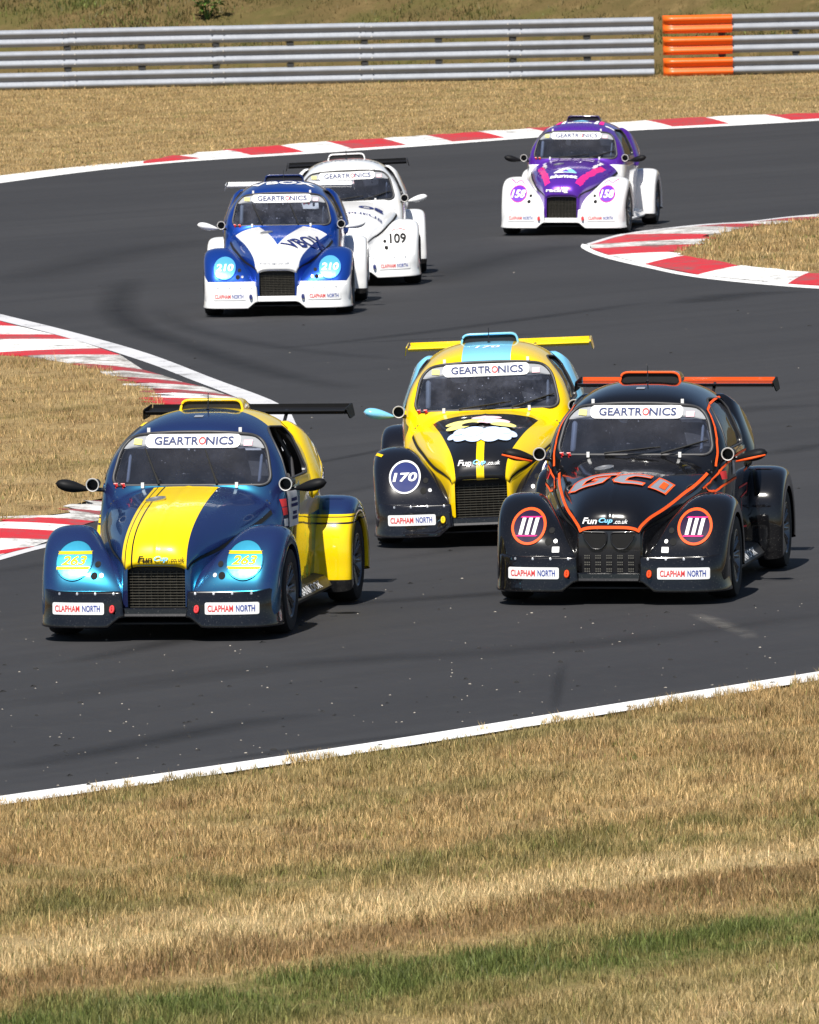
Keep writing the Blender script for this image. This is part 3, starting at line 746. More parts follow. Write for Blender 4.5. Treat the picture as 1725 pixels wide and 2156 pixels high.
for par in (0, 1):           # wipers at rest along the bottom, or left half-way up the glass
    pair = []
    for base, tip in (((-.22, .985), ((-.33, 1.215) if par else (.15, 1.035))), ((.20, .985), ((.11, 1.20) if par else (.50, 1.075)))):
        bm = bmesh.new(); a = front_pt(base[0], .99, .012); q = [a]
        for t in (.35, .7, 1.0): q.append(front_pt(base[0] + (tip[0]-base[0])*t, .99 + (tip[1]-.99)*t, .016))
        tube(bm, q, [.010, .007, .006, .005], 6); m_ = front_pt(base[0] + (tip[0]-base[0])*.45, .99 + (tip[1]-.99)*.45, .008); tube(bm, [m_, front_pt(tip[0] + (tip[0]-base[0])*.12, min(1.30, tip[1] + (tip[1]-.99)*.12), .006)], .006, 6)
        pair.append(keep(bm_obj('wiper', bm, plain('wiper_matt', (.012, .012, .012), .85))))
    ME_WIPER.append(pair)
def side_pt(y, z, off, sg):
    h = BV_SHELL.ray_cast(Vector((2*sg, y, z)), Vector((-sg, 0, 0))); n = h[1] if h[1].x*sg > 0 else -h[1]; return h[0] + n*off
ME_SWIN, ME_QWIN, ME_SSEAL, ME_DOOR = {}, {}, {}, {}
DOOR = rpoly([(.93, .34), (1.80, .34), (1.80, .985), (.93, .985)], [.08, .05, .03, .03], 4)
for sg in (1, -1):
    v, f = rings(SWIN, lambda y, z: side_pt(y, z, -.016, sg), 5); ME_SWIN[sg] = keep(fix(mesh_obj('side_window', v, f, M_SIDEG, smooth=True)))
    QP = rpoly([(1.80, .80), (2.50, .84), (2.46, 1.10), (2.30, 1.24), (2.06, 1.345), (1.80, 1.365)], [.04, .12, .12, .1, .08, .05], 5); qc = sum(QP, Vector((0, 0)))/len(QP)
    def qpt(y, z):           # blister panel over the rear quarter: proud of the skin, rounded at its rim
        p = Vector((y, z)); e = min((p - (a + (b - a)*max(0, min(1, (p - a).dot(b - a)/(b - a).length_squared)))).length for a, b in zip(QP, QP[1:] + QP[:1])); k = min(1, e/.16)
        return side_pt(y, z, .004 + .055*math.sqrt(k*(2 - k)), sg)
    v, f = rings(QP, qpt, 12); ME_QWIN[sg] = keep(fix(mesh_obj('quarter_panel', v, f, M_DUMMY, smooth=True)))
    bm = bmesh.new()
    for W_ in (SWIN,): tube(bm, [side_pt(p[0], p[1], 0, sg) for p in W_], .009, 6, closed=True)
    ME_SSEAL[sg] = keep(bm_obj('window_seal', bm, M_RUBBER, smooth=True))
    v, f = rings(DOOR, lambda y, z: side_pt(y, z, .007, sg), 10)
    n = len(DOOR); v = list(v) + [side_pt(p[0], p[1], -.01, sg) for p in DOOR]; b0 = len(v) - n
    f += [(i, (i+1) % n, b0 + (i+1) % n, b0 + i) for i in range(n)]
    ME_DOOR[sg] = keep(fix(mesh_obj('door', v, f, M_DUMMY, smooth=True, sharp=40)))

# roof scoop
def scoop_mesh():
    V = []; st = [(1.665, .230, 1.533), (1.70, .234, 1.537), (1.82, .234, 1.537), (2.0, .225, 1.517), (2.2, .200, 1.465), (2.36, .16, 1.375)]
    ks = [(i/(len(st)-1),) + s for i, s in enumerate(st)]; n = 18
    for i in range(n):
        y, w, zt = crv(ks, i/(n-1)); zb = 1.30 if i > 1 else 1.452 - .02*(i == 1)
        P = rpoly([(-w, zb), (w, zb), (w*.93, zt), (-w*.93, zt)], [.012, .012, .055, .055], 5)
        V += [(p.x, y, p.y) for p in P]; m_ = len(P)
    Fc = [(i*m_ + k, i*m_ + (k+1) % m_, (i+1)*m_ + (k+1) % m_, (i+1)*m_ + k) for i in range(n-1) for k in range(m_)]
    return V, Fc, m_
v, f, m_ = scoop_mesh(); ME_SCOOP = keep(fix(mesh_obj('roof_scoop', v, f, M_DUMMY, smooth=True, sharp=55)))
rim = v[:m_]
bm = bmesh.new(); tube(bm, [Vector(p) + Vector((0, -.002, 0)) for p in rim], .0095, 8, closed=True); ME_SRIM = keep(bm_obj('scoop_rim', bm, M_DUMMY, smooth=True))
bm = bmesh.new(); bm.faces.new([bm.verts.new((p[0]*.985, p[1] + .008, p[2])) for p in rim])
ME_SMOUTH = keep(bm_obj('scoop_mouth', bm, plain('scoop_dark', (.006, .006, .007), .8)))

# rear wing
def wing_mesh():
    prof = []
    for k in range(25):
        a = 2*math.pi*k/24; cx = .5 - .5*math.cos(a); th = .020*math.sin(a)*(1 - .6*cx) ; prof.append((cx*.26, -.02*math.sin(math.pi*cx) + th + cx*.012))
    V = []; xs = [-.746, -.70, -.4, 0, .4, .70, .746]
    for x in xs: V += [(x, 2.99 + p[0], 1.352 + p[1]) for p in prof[:-1]]
    m_ = 24; Fc = [(i*m_ + k, i*m_ + (k+1) % m_, (i+1)*m_ + (k+1) % m_, (i+1)*m_ + k) for i in range(len(xs)-1) for k in range(m_)]
    Fc += [tuple(range(m_)), tuple(range((len(xs)-1)*m_, len(xs)*m_))[::-1]]; return V, Fc
v, f = wing_mesh(); ME_WING = keep(fix(mesh_obj('rear_wing', v, f, M_DUMMY, smooth=True, sharp=50)))
bm = bmesh.new(); box(bm, (0, 3.262, 1.376), (1.48, .008, .028)); ME_GURNEY = keep(bm_obj('wing_flap', bm, M_DUMMY))
bm = bmesh.new(); P = rpoly([(2.97, 1.372), (3.29, 1.395), (3.29, 1.30), (3.06, 1.29)], .03, 4); A = [bm.verts.new((.748 + (1.395 - p.y)*.22, p.x, p.y)) for p in P]; B = [bm.verts.new((.756 + (1.395 - p.y)*.22, p.x, p.y)) for p in P]
bm.faces.new(A); bm.faces.new(B[::-1])
for i in range(len(P)): bm.faces.new((A[i], A[(i+1) % len(P)], B[(i+1) % len(P)], B[i]))
ME_PLATE = keep(bm_obj('end_plate', bm, M_DUMMY))
bm = bmesh.new(); tube(bm, [(.30, 2.72, 1.12), (.30, 2.95, 1.27), (.30, 3.10, 1.352)], .014, 8); ME_STRUT = keep(bm_obj('wing_strut', bm, M_TRIM, smooth=True, sharp=50))

# door mirrors, intake pipes
def pod(bm, a, b, r0, r1, zs=.62, n=12, seg=14):
    a, b = Vector(a), Vector(b); rings_ = []
    for i in range(n + 1):
        t = i/n; s = math.sin(math.pi*min(1, t*1.0))**.55 if 0 < t < 1 else 0; r = (r0 + (r1 - r0)*t)*max(.02, s); c = a.lerp(b, t)
        rings_.append([bm.verts.new((c.x, c.y + r*1.0*math.cos(2*math.pi*k/seg), c.z + r*zs*math.sin(2*math.pi*k/seg))) for k in range(seg)])
    for i in range(n):
        for k in range(seg): bm.faces.new((rings_[i][k], rings_[i][(k+1) % seg], rings_[i+1][(k+1) % seg], rings_[i+1][k]))
    bm.faces.new(rings_[0]); bm.faces.new(rings_[-1][::-1])
bm = bmesh.new(); pod(bm, (.735, .845, .950), (.985, .80, 1.0), .030, .085, .72); ME_MIRROR = keep(bm_obj('mirror_shell', bm, M_DUMMY, smooth=True))
bm = bmesh.new(); tube(bm, [(.655, .90, .945), (.71, .87, .950), (.80, .85, .965)], [.016, .014, .012], 8); ME_MARM = keep(bm_obj('mirror_arm', bm, M_TRIM, smooth=True))
bm = bmesh.new(); P = [bm.verts.new((.90 - .055*math.cos(t*6.2832/20)*.9, .888 - .008*math.cos(t*6.2832/20), .983 + .024*math.sin(t*6.2832/20))) for t in range(20)]; bm.faces.new(P)
ME_MGLASS = keep(bm_obj('mirror_glass', bm, plain('mirror_silver', (.8, .8, .82), .05, 1.0)))
def pipe_mesh():
    V = []; prof = [(.92, .030), (.78, .036), (.735, .047), (.725, .050), (.720, .047), (.722, .041), (.75, .038), (.80, .034)]
    for y, r in prof: V += [(.700 + (y - .72)*.04 + r*math.cos(2*math.pi*k/20), y, .994 + r*math.sin(2*math.pi*k/20)) for k in range(20)]
    n = len(prof); Fc = [(i*20 + k, i*20 + (k+1) % 20, (i+1)*20 + (k+1) % 20, (i+1)*20 + k) for i in range(n-1) for k in range(20)] + [tuple(range(20)), tuple(range((n-1)*20, n*20))[::-1]]
    me = keep(fix(mesh_obj('intake_pipe', V, Fc, plain('pipe_black', (.010, .010, .011), .5), smooth=True, sharp=50))); me.materials.append(plain('pipe_lip_metal', (.58, .56, .53), .45, .2))
    for p in me.polygons:
        ys = [me.vertices[i].co.y for i in p.vertices]; p.material_index = 1 if max(ys) <= .737 and len(ys) == 4 and max(((me.vertices[i].co.x - .7)**2 + (me.vertices[i].co.z - .994)**2)**.5 for i in p.vertices) > .042 else 0
    return me
ME_PIPE = pipe_mesh()

# wheels: axle along x, centre at the origin, outer face to +x
def lathe(prof, seg=40):
    V = []; n = len(prof)
    for k in range(seg):
        a = 2*math.pi*k/seg; V += [(x, r*math.cos(a), r*math.sin(a)) for x, r in prof]
    return V, grid_faces(seg, n, True)
v, f = lathe([(-.10, .195), (-.108, .25), (-.10, .285), (-.07, .299), (0, .302), (.07, .299), (.10, .285), (.108, .25), (.10, .197), (.09, .190)]); ME_TYRE = keep(fix(mesh_obj('tyre', v, f, plain('tyre_rubber', (.009, .009, .010), .8, var=.25), smooth=True, sharp=45)))
bm = bmesh.new(); v, f = lathe([(.092, .190), (.098, .196), (.100, .188), (.088, .176), (.03, .168), (-.09, .172)]); vs = [bm.verts.new(p) for p in v]
for q in f: bm.faces.new([vs[i] for i in q])
for k in range(9):
    a = 2*math.pi*k/9
    for dl in (-.11, .11):
        d = Vector((0, math.cos(a + dl), math.sin(a + dl))); d0 = Vector((0, math.cos(a), math.sin(a))); tube(bm, [d0*.035 + Vector((.055, 0, 0)), d*.10 + Vector((.072, 0, 0)), d*.176 + Vector((.084, 0, 0))], [.013, .010, .012], 6)
ME_RIM = keep(bm_obj('rim', bm, plain('rim_dark_alloy', (.16, .16, .165), .28, .9), smooth=True, sharp=40))
v, f = lathe([(.076, .0), (.076, .026), (.066, .036), (.03, .040)], 20); ME_HUB = keep(fix(mesh_obj('wheel_nut', v, f, plain('hub_metal', (.45, .45, .46), .35, .8), smooth=True, sharp=40)))
v, f = lathe([(.0, .03), (.0, .135), (.012, .135), (.012, .03)], 28); ME_DISC = keep(fix(mesh_obj('brake_disc', v, f, plain('brake_steel', (.28, .25, .23), .4, .8), smooth=True, sharp=40)))

# sills, cage, dash, seat, small fittings
bm = bmesh.new()
P = [(.60, .150), (.775, .142), (.785, .165), (.735, .235), (.66, .25), (.60, .25)]
A = [bm.verts.new((p[0], .42, p[1])) for p in P]; B = [bm.verts.new((p[0] + .03, 1.93, p[1])) for p in P]
bm.faces.new(A); bm.faces.new(B[::-1])
for i in range(len(P)): bm.faces.new((A[i], A[(i+1) % len(P)], B[(i+1) % len(P)], B[i]))
ME_SILL = keep(bm_obj('side_sill', bm, plain('sill_black', (.02, .02, .021), .5)))
bm = bmesh.new()
for sg in (-1, 1):
    tube(bm, [(.58*sg, .90, .60), (.58*sg, .93, .96), (.47*sg, 1.09, 1.26), (.40*sg, 1.25, 1.345), (.40*sg, 1.80, 1.365), (.54*sg, 1.84, 1.1), (.60*sg, 1.86, .5)], .019, 8); tube(bm, [(.40*sg, 1.8, 1.36), (.40*sg, 2.5, .95)], .019, 8)
    tube(bm, [(.62*sg, .92, .62), (.62*sg, 1.84, .80)], .019, 8)
for y, z in ((1.16, 1.32), (1.80, 1.365), (1.82, .95)): tube(bm, [(-.5 + (.10 if z > 1.3 else 0), y, z), (.5 - (.10 if z > 1.3 else 0), y, z)], .019, 8)
tube(bm, [(-.40, 1.8, 1.36), (.57, 1.86, .6)], .019, 8)
ME_CAGE = keep(bm_obj('roll_cage', bm, plain('cage_grey', (.10, .10, .11), .4), smooth=True, sharp=60))
bm = bmesh.new(); box(bm, (0, .92, .90), (1.14, .24, .10)); box(bm, (0, .86, .80), (1.16, .20, .16)); bmesh.ops.bevel(bm, geom=bm.edges[:], offset=.02, segments=2); ME_DASH = keep(bm_obj('dashboard', bm, M_INNER))
bm = bmesh.new(); tube(bm, [(math.cos(a*.3142)*.15, 1.13 - .05*math.sin(a*.3142), .99 + math.sin(a*.3142)*.14) for a in range(20)], .014, 8, closed=True); tube(bm, [(0, .95, .92), (0, 1.12, .99)], .02, 8); tube(bm, [(-.14, 1.13, .99), (.14, 1.13, .99)], .012, 6); ME_STEER = keep(bm_obj('steering_wheel', bm, M_TRIM, smooth=True))
bm = bmesh.new()
P = rpoly([(-.24, .45), (.24, .45), (.27, .90), (.17, 1.27), (-.17, 1.27), (-.27, .90)], [.05, .05, .1, .08, .08, .1], 4)
A = [bm.verts.new((p.x, 1.66 + (p.y - .45)*.25, p.y)) for p in P]; B = [bm.verts.new((p.x, 1.72 + (p.y - .45)*.25, p.y)) for p in P]
bm.faces.new(A); bm.faces.new(B[::-1])
for i in range(len(P)): bm.faces.new((A[i], A[(i+1) % len(P)], B[(i+1) % len(P)], B[i]))
box(bm, (0, 1.45, .42), (.48, .5, .08)); ME_SEAT = keep(bm_obj('seat', bm, plain('seat_black', (.02, .02, .022), .8)))
ME_POST = []
for k, (r, h) in enumerate(((.022, .20), (.012, .17))):
    bm = bmesh.new(); a = Vector((-.475, .87, 1.0)); tube(bm, [a, a + Vector((.004, .01, .02)), a + Vector((.008, .09, h)), a + Vector((.009, .10, h + .02))], [r*.7, r, r, r*.5], 12); ME_POST.append(keep(bm_obj('cabin_bottle', bm, plain('bottle_white', (.72, .74, .76), .4), smooth=True, sharp=50)))
bm = bmesh.new(); box(bm, (0, 0, 0), (.022, .014, .040)); bmesh.ops.bevel(bm, geom=bm.edges[:], offset=.004, segments=1); ME_CLIP = keep(bm_obj('screen_clip', bm, plain('clip_white', (.75, .75, .74), .4)))
bm = bmesh.new(); tube(bm, [(.011*math.cos(a*.5236)*1.0, .012*math.sin(a*.5236), .022*math.sin(a*.5236)) for a in range(12)], .009, 6, closed=True); tube(bm, [(0, 0, 0), (0, .05, 0)], .010, 6); ME_HOOK = keep(bm_obj('tow_hook', bm, M_DUMMY, smooth=True))
bm = bmesh.new(); tube(bm, [(0, 0, 0), (.01, 0, .012), (0, .0, .03)], [.008, .012, .012], 6); tube(bm, [(-.014, 0, .03), (.014, 0, .03)], .007, 6); ME_SWITCH = keep(bm_obj('kill_switch', bm, plain('switch_red', (.55, .02, .02), .4)))
bm = bmesh.new(); tube(bm, [(0, 0, 0), (0, .01, .02), (0, .02, .12)], [.014, .006, .003], 6); ME_AERIAL = keep(bm_obj('aerial', bm, M_TRIM))
v, f = lathe([(-.004, .070), (.010, .074), (.012, .062), (.004, .050), (.008, .0)], 24); ME_CAP = keep(fix(mesh_obj('filler_cap', v, f, plain('cap_metal', (.5, .5, .5), .3, .85), smooth=True, sharp=30)))

bm = bmesh.new(); box(bm, (0, 1.2, .125), (1.24, 3.55, .012)); box(bm, (0, 1.22, .125), (1.50, 1.5, .011)); ME_TRAY = keep(bm_obj('shade_undertray', bm, plain('tray_black', (.012, .012, .012), .7)))  # unseen floor added to block light and deepen the shade below
# ---- everything that decals can lie on
bm = bmesh.new()
for m_ in (ME_BONNET, ME_FF, ME_RF, ME_BUMP, mirror_mesh(ME_FF, 't'), mirror_mesh(ME_RF, 't'), mirror_mesh(ME_BUMP, 't'), ME_DOOR[1], ME_DOOR[-1], ME_SCOOP): bm.from_mesh(m_)
_v, _f = body_loft(0, len(BODY) - 1, 104); vs = [bm.verts.new(p) for p in _v]
for q in _f: bm.faces.new([vs[i] for i in q])
bmesh.ops.triangulate(bm, faces=bm.faces[:]); BV = BVHTree.FromBMesh(bm); bm.free()
def cast(p, d, off):
    h = BV.ray_cast(p, d)
    if h[0] is None:
        h = BV.find_nearest(p + d*1.5)
    n = h[1] if h[1].dot(d) < 0 else -h[1]
    return h[0] + n*off
def refine(bm, lim):
    bmesh.ops.triangulate(bm, faces=bm.faces[:])
    for _ in range(5):
        e = [q for q in bm.edges if q.calc_length() > lim]
        if not e: break
        bmesh.ops.subdivide_edges(bm, edges=e, cuts=1); bmesh.ops.triangulate(bm, faces=[q for q in bm.faces if len(q.verts) > 3])
def decal(name, polys, o, u, v, d, mat, parent, off=.0025, lim=.03, bm2=None):
    """lay flat shapes (2-D polygons, or a 2-D bmesh) onto the car along direction d"""
    bm = bm2 or bmesh.new()
    if polys:
        for P in polys: bm.faces.new([bm.verts.new((p[0], p[1], 0)) for p in P])
    refine(bm, lim); o, u, v, d = Vector(o), Vector(u).normalized(), Vector(v).normalized(), Vector(d).normalized()
    for q in bm.verts:
        p = o + u*q.co.x + v*q.co.y; q.co = cast(p - d*1.2, d, off)
    for f_ in bm.faces:
        f_.normal_update()
        if f_.normal.dot(d) > 0: f_.normal_flip()
    me = bpy.data.meshes.new(name); bm.to_mesh(me); bm.free()
    return mesh_link(name, me, mat, parent, True)
_tc = {}
def text_bm(s, size, bold=0.0, shear=0.0, space=1.0, width=None):
    key = (s, bold, shear, space)
    if key not in _tc:
        c = bpy.data.curves.new('t', 'FONT'); c.body = s; c.size = 1.0; c.align_x = 'CENTER'; c.offset = bold; c.shear = shear; c.space_character = space; c.resolution_u = 3
        o = bpy.data.objects.new('t', c); COL.objects.link(o); bpy.context.view_layer.update()
        m_ = bpy.data.meshes.new_from_object(o.evaluated_get(bpy.context.evaluated_depsgraph_get())); bpy.data.objects.remove(o); bpy.data.curves.remove(c); _tc[key] = m_
    bm = bmesh.new(); bm.from_mesh(_tc[key])
    xs = [q.co.x for q in bm.verts]; ys = [q.co.y for q in bm.verts]; w, h = max(xs) - min(xs), max(ys) - min(ys)
    sy = size/h; sx = sy if width is None else width/w; cx, cy = (max(xs) + min(xs))/2, (max(ys) + min(ys))/2
    for q in bm.verts: q.co = Vector(((q.co.x - cx)*sx, (q.co.y - cy)*sy, 0))
    return bm
def text(name, s, size, o, u, v, d, mat, parent, off=.004, bold=.0, shear=.0, space=1.0, width=None, lim=.04):
    return decal(name, None, o, u, v, d, mat, parent, off, lim, text_bm(s, size, bold, shear, space, width))
def disc(cx, cy, r, n=36, ry=None): return [(cx + r*math.cos(2*math.pi*k/n), cy + (ry or r)*math.sin(2*math.pi*k/n)) for k in range(n)]
def ringpolys(cx, cy, r0, r1, n=36):
    A, B = disc(cx, cy, r0, n), disc(cx, cy, r1, n); return [[A[i], A[(i+1) % n], B[(i+1) % n], B[i]] for i in range(n)]
def stripe(name, pts, w, mat, parent, off=.004, step=.03, d=None):
    """a band of tape that follows the skin of the car"""
    P = []
    for a, b in zip(pts[:-1], pts[1:]):
        a, b = Vector(a), Vector(b); n = max(1, int((b - a).length/step)); P += [a.lerp(b, k/n) for k in range(n)]
    P.append(Vector(pts[-1])); Q = []
    for p in P:
        h = BV.find_nearest(p); n = h[1]; ref = Vector((h[0].x, 0, h[0].z - .6)) + Vector((0, -.2 if h[0].y < .9 else 0, 0))
        if n.dot(ref) < 0: n = -n
        Q.append((h[0], n))
    V = []
    for i, (p, n) in enumerate(Q):
        t = (Q[min(i+1, len(Q)-1)][0] - Q[max(i-1, 0)][0]).normalized(); s = n.cross(t).normalized()
        for k in (-.5, 0, .5):
            h = BV.find_nearest(p + s*w*k); V.append(h[0] + n*off)
    return mesh_obj(name, V, grid_faces(len(Q), 3), mat, parent, smooth=True)
UX, FY, UZ = (1, 0, 0), (0, 1, 0), (0, 0, 1)
NUP, NDN = (0, .42, .9), (0, .9, -.42)          # bonnet: up the slope, and into it

# ---- paints
NAVY, TEAL, YEL, BLK, WHT = (.016, .032, .115), (.013, .016, .072), (.86, .60, .003), (.008, .008, .009), (.80, .80, .80)
SKY_, ORG, PUR, PNK, BLU = (.20, .55, .80), (.85, .11, .015), (.085, .018, .30), (.75, .02, .22), (.010, .060, .36)
def flat(name, col, rough=.55, coat=.0):
    m = plain(name, col, rough, 0.0, coat, .05)
    if not coat: m.node_tree.nodes['Principled BSDF'].inputs['Specular IOR Level'].default_value = .15      # matt vinyl
    return m
M_W, M_K, M_Y, M_O, M_S, M_R, M_N, M_P = flat('vinyl_white', (.78, .78, .78)), flat('vinyl_black', BLK), flat('vinyl_yellow', (.78, .50, .01)), flat('vinyl_orange', (.85, .10, .018)), flat('vinyl_sky', SKY_), flat('vinyl_red', (.62, .045, .05)), flat('vinyl_navy', (.02, .03, .13)), flat('vinyl_pink', PNK)
M_GY, M_LB, M_PU, M_LY = flat('vinyl_grey', (.20, .22, .26)), flat('vinyl_pale_blue', (.50, .62, .85)), flat('vinyl_purple', (.14, .03, .42)), flat('vinyl_pale_yellow', (.72, .66, .22))
M_PINKW = flat('vinyl_pale_pink', (.75, .50, .56)); M_HOLE = plain('drilled_hole', (.004, .004, .004), .9); M_STUD = plain('stud_metal', (.6, .6, .6), .3, .8)
NOSE = lambda x: x.abs()
def car(spec):
    c = spec; root = empty('race_car', (c['x'], c['y'], 0.0), rad(c['yaw'])); tag(root, c['label'], 'race car', 'beetle-shaped race cars on the circuit')
    roll = rad(c.get('roll', 0))
    def P(name, me, mat=None, par=None, slot=0, loc=None):
        o = bpy.data.objects.new(name, me); COL.objects.link(o); o.parent = par or root
        if mat:
            o.material_slots[slot].link = 'OBJECT'; o.material_slots[slot].material = mat
        if loc: o.location = loc
        return o
    body = P('body_shell', ME_BODY, c['body'])
    for i in range(1, len(body.material_slots)): pass
    bon = P('bonnet', ME_BONNET, c['bonnet'])
    for me, nm, mt in ((ME_FF, 'front_fender', c['ff']), (ME_RF, 'rear_fender', c['rf'])):
        P(nm, me, mt); P(nm, mirror_mesh(me, nm) if (nm not in MIR) else MIR[nm], mt)
    P('bumper_panel', ME_BUMP, c['bump']); P('bumper_panel', MIR['bump'], c['bump']); P('bumper_bridge', ME_BRIDGE, c.get('bridge', c['bump']))
    core = P('radiator', ME_CORE); P('radiator_fins', ME_FINS, None, core)
    ws = P('windscreen', ME_WS, c.get('glass')); P('windscreen_seal', ME_SEAL, None, ws); strip = P('sun_strip', ME_STRIP, None, ws)
    [P('wiper', m_) for m_ in ME_WIPER[c.get('wiper', 0)]]
    for sg in (1, -1):
        if not (c.get('open') and sg == 1): P('side_window', ME_SWIN[sg])
        P('quarter_panel', ME_QWIN[sg], c.get('quarter', c['body'])); P('window_seal', ME_SSEAL[sg]); P('door', ME_DOOR[sg], c['door'])
        P('side_sill', ME_SILL if sg == 1 else MIR['sill'], c.get('sill'))
        mir = P('wing_mirror', ME_MIRROR if sg == 1 else MIR['mirror'], c['mirror']); P('mirror_arm', ME_MARM if sg == 1 else MIR['marm'], None, mir); P('mirror_glass', ME_MGLASS if sg == 1 else MIR['mglass'], None, mir)
        P('intake_pipe', ME_PIPE if sg == 1 else MIR['pipe'])
        for z, xx in ((.982, .34), (1.352, .33)):
            p = front_pt(xx*sg, z, .012); P('screen_clip', ME_CLIP, None, None, 0, p)
        p = Vector((.30*sg, -.664, .232)); P('tow_hook', ME_HOOK, c.get('hook', M_R), None, 0, p)
    sc = P('roof_scoop', ME_SCOOP, c['scoop']); P('scoop_rim', ME_SRIM, c.get('rim', c['scoop']), sc); P('scoop_mouth', ME_SMOUTH, None, sc)
    if c.get('wing'):
        w = P('rear_wing', ME_WING, c['wing']); P('wing_flap', ME_GURNEY, c['wing'], w); P('end_plate', ME_PLATE, c.get('plate', c['wing']), w); P('end_plate', MIR['plate'], c.get('plate', c['wing']), w); P('wing_strut', ME_STRUT, None, w); P('wing_strut', MIR['strut'], None, w)
    P('shade_undertray', ME_TRAY); P('roll_cage', ME_CAGE); P('dashboard', ME_DASH); P('steering_wheel', ME_STEER); P('seat', ME_SEAT)
    b1 = P('cabin_bottle', ME_POST[0 if c.get('bottle', 1) else 1]); b2 = P('cabin_bottle', ME_POST[1], None, None, 0, (.955, 0, 0))
    for dx in (-.545, -.49): P('kill_switch', ME_SWITCH, None, None, 0, front_pt(dx, .965, .0) + Vector((0, 0, 0)))
    h = BV.ray_cast(Vector((0, 1.52, 3)), Vector((0, 0, -1))); P('aerial', ME_AERIAL, None, None, 0, h[0])
    # bonnet filler cap
    if c.get('cap', 1):
        h = BV.ray_cast(Vector((-.15, .26, 3)), Vector((0, 0, -1))); o = P('filler_cap', ME_CAP, None, bon, 0, h[0] + h[1]*.002); o.rotation_euler = Vector(h[1]).to_track_quat('X', 'Z').to_euler()
    # sponsor plates on the bumper, headlight covers, drilled holes and studs on the wings
    for sg in (1, -1):
        pl = decal('sponsor_plate', [rpoly([(-.187, -.042), (.187, -.042), (.187, .042), (-.187, .042)], .014, 3)], (.545*sg, 0, .236), UX, UZ, FY, M_W, root, .006)
        if c['plate_bg'] is None: pl.data.materials[0] = c['bump'] if False else M_W
        text('plate_lettering', 'CLAPHAM', .046, (.545*sg - .078, 0, .236), UX, UZ, FY, M_R, pl, .008, .022, width=.180); text('plate_lettering', 'NORTH', .046, (.545*sg + .095, 0, .236), UX, UZ, FY, flat('vinyl_ink', (.03, .06, .30)), pl, .008, .022, width=.128)
        for (hx, hz, r, mt) in ((.455, .452, .025, M_HOLE), (.438, .528, .020, M_HOLE), (.405, .455, .014, M_STUD)):
            decal('wing_hole' if mt is M_HOLE else 'wing_stud', [disc(0, 0, r, 20)], (hx*sg, 0, hz), UX, UZ, FY, mt, root, .003)
        if c.get('lamp'):
            decal('headlamp_cover', [disc(0, 0, .128, 40)], (.607*sg, 0, .553), UX, UZ, FY, c['lamp'], root, .007)
        c['num'](root, sg)
    # sun strip lettering
    pill = decal('strip_banner', [rpoly([(-.345, -.047), (.345, -.047), (.345, .047), (-.345, .047)], .046, 8)], (0, 0, 1.292), UX, UZ, FY, M_W, root, .001, .014)
    ink = flat('vinyl_slate', (.03, .045, .13))
    for s, x, w_ in (('GEARTR', -.118, .322), ('NICS', .196, .200)): text('strip_lettering', s, .056, (x, 0, 1.292), UX, UZ, FY, ink, pill, .0055, .022, width=w_, lim=.02)
    decal('strip_lettering', ringpolys(0, 0, .017, .026, 20), (.070, 0, 1.292), UX, UZ, FY, M_R, pill, .0055)
    decal('strip_sticker', [[(-.03, -.016), (.03, -.02), (.032, .02), (-.03, .022)]], (-.405, 0, 1.285), UX, UZ, FY, M_LY, root, .0); decal('strip_sticker', [[(-.03, -.02), (.03, -.02), (.03, .02), (-.03, .02)]], (.398, 0, 1.276), UX, UZ, FY, M_PINKW, root, .0)
    for s_ in (-.985, .985):                # shut line along the bonnet edge
        V = []
        for k in range(46): V += [bonnet_surf(2.2 + 7.8*k/45, s_, .0045), bonnet_surf(2.2 + 7.8*k/45, s_*.972, .0035)]
        mesh_obj('shut_line', V, [(2*k, 2*k+1, 2*k+3, 2*k+2) for k in range(45)], M_HOLE, root)
    for sg in (1, -1):
        for xx in (.29, .42, .55, .68): decal('fastener', [disc(0, 0, .0085, 10)], (xx*sg, 0, .338), UX, UZ, FY, M_STUD, root, .004)
        if c.get('lamp'): decal('lamp_rim', ringpolys(0, 0, .124, .133), (.607*sg, 0, .553), UX, UZ, FY, c['ff'], root, .010)
    c['art'](root, bon, P)
    if c.get('emblem'): decal('roof_emblem', [[(-.032, -.03), (.032, -.03), (.032, .03), (-.032, .03)]], (-.01, 1.22, 1.5), UX, (0, 1, 0), (0, 0, -1), M_GY, root, .004)
    # number of parts carry the body's lean; the wheels stay on the ground
    if roll:
        R_ = Matrix.Rotation(roll, 4, 'Y')
        for o in root.children: o.matrix_basis = R_ @ o.matrix_basis
    for (x, y, s) in ((.757, 0, 1), (-.757, 0, -1), (.830, 2.39, 1), (-.830, 2.39, -1)):
        w = empty('wheel'); w.parent = root; w.location = (x, y, .302); w.rotation_euler.z = (0 if s == 1 else math.pi) + (rad(c.get('steer', 0)) if y == 0 else 0)
        for nm, me in (('tyre', ME_TYRE), ('rim', ME_RIM), ('wheel_nut', ME_HUB), ('brake_disc', ME_DISC)): P(nm, me, None, w)
    bmt = text_bm('HANKOOK', .062, .02, 0, 1.05, .80)
    for q in bmt.verts: a_ = q.co.copy(); q.co = Vector((.778 - (a_.y + .031)*.58 + .004 + (a_.x + .7)*.02, 1.22 + a_.x, .175 + (a_.y + .031)*.82))
    me_ = bpy.data.meshes.new('sill_lettering'); bmt.to_mesh(me_); bmt.free(); mesh_link('sill_lettering', me_, M_W, root)
    # the driver
    M4 = Matrix.Translation((c['x'], c['y'], 0)) @ Matrix.Rotation(rad(c['yaw']), 4, 'Z') @ Matrix.Rotation(roll, 4, 'Y')
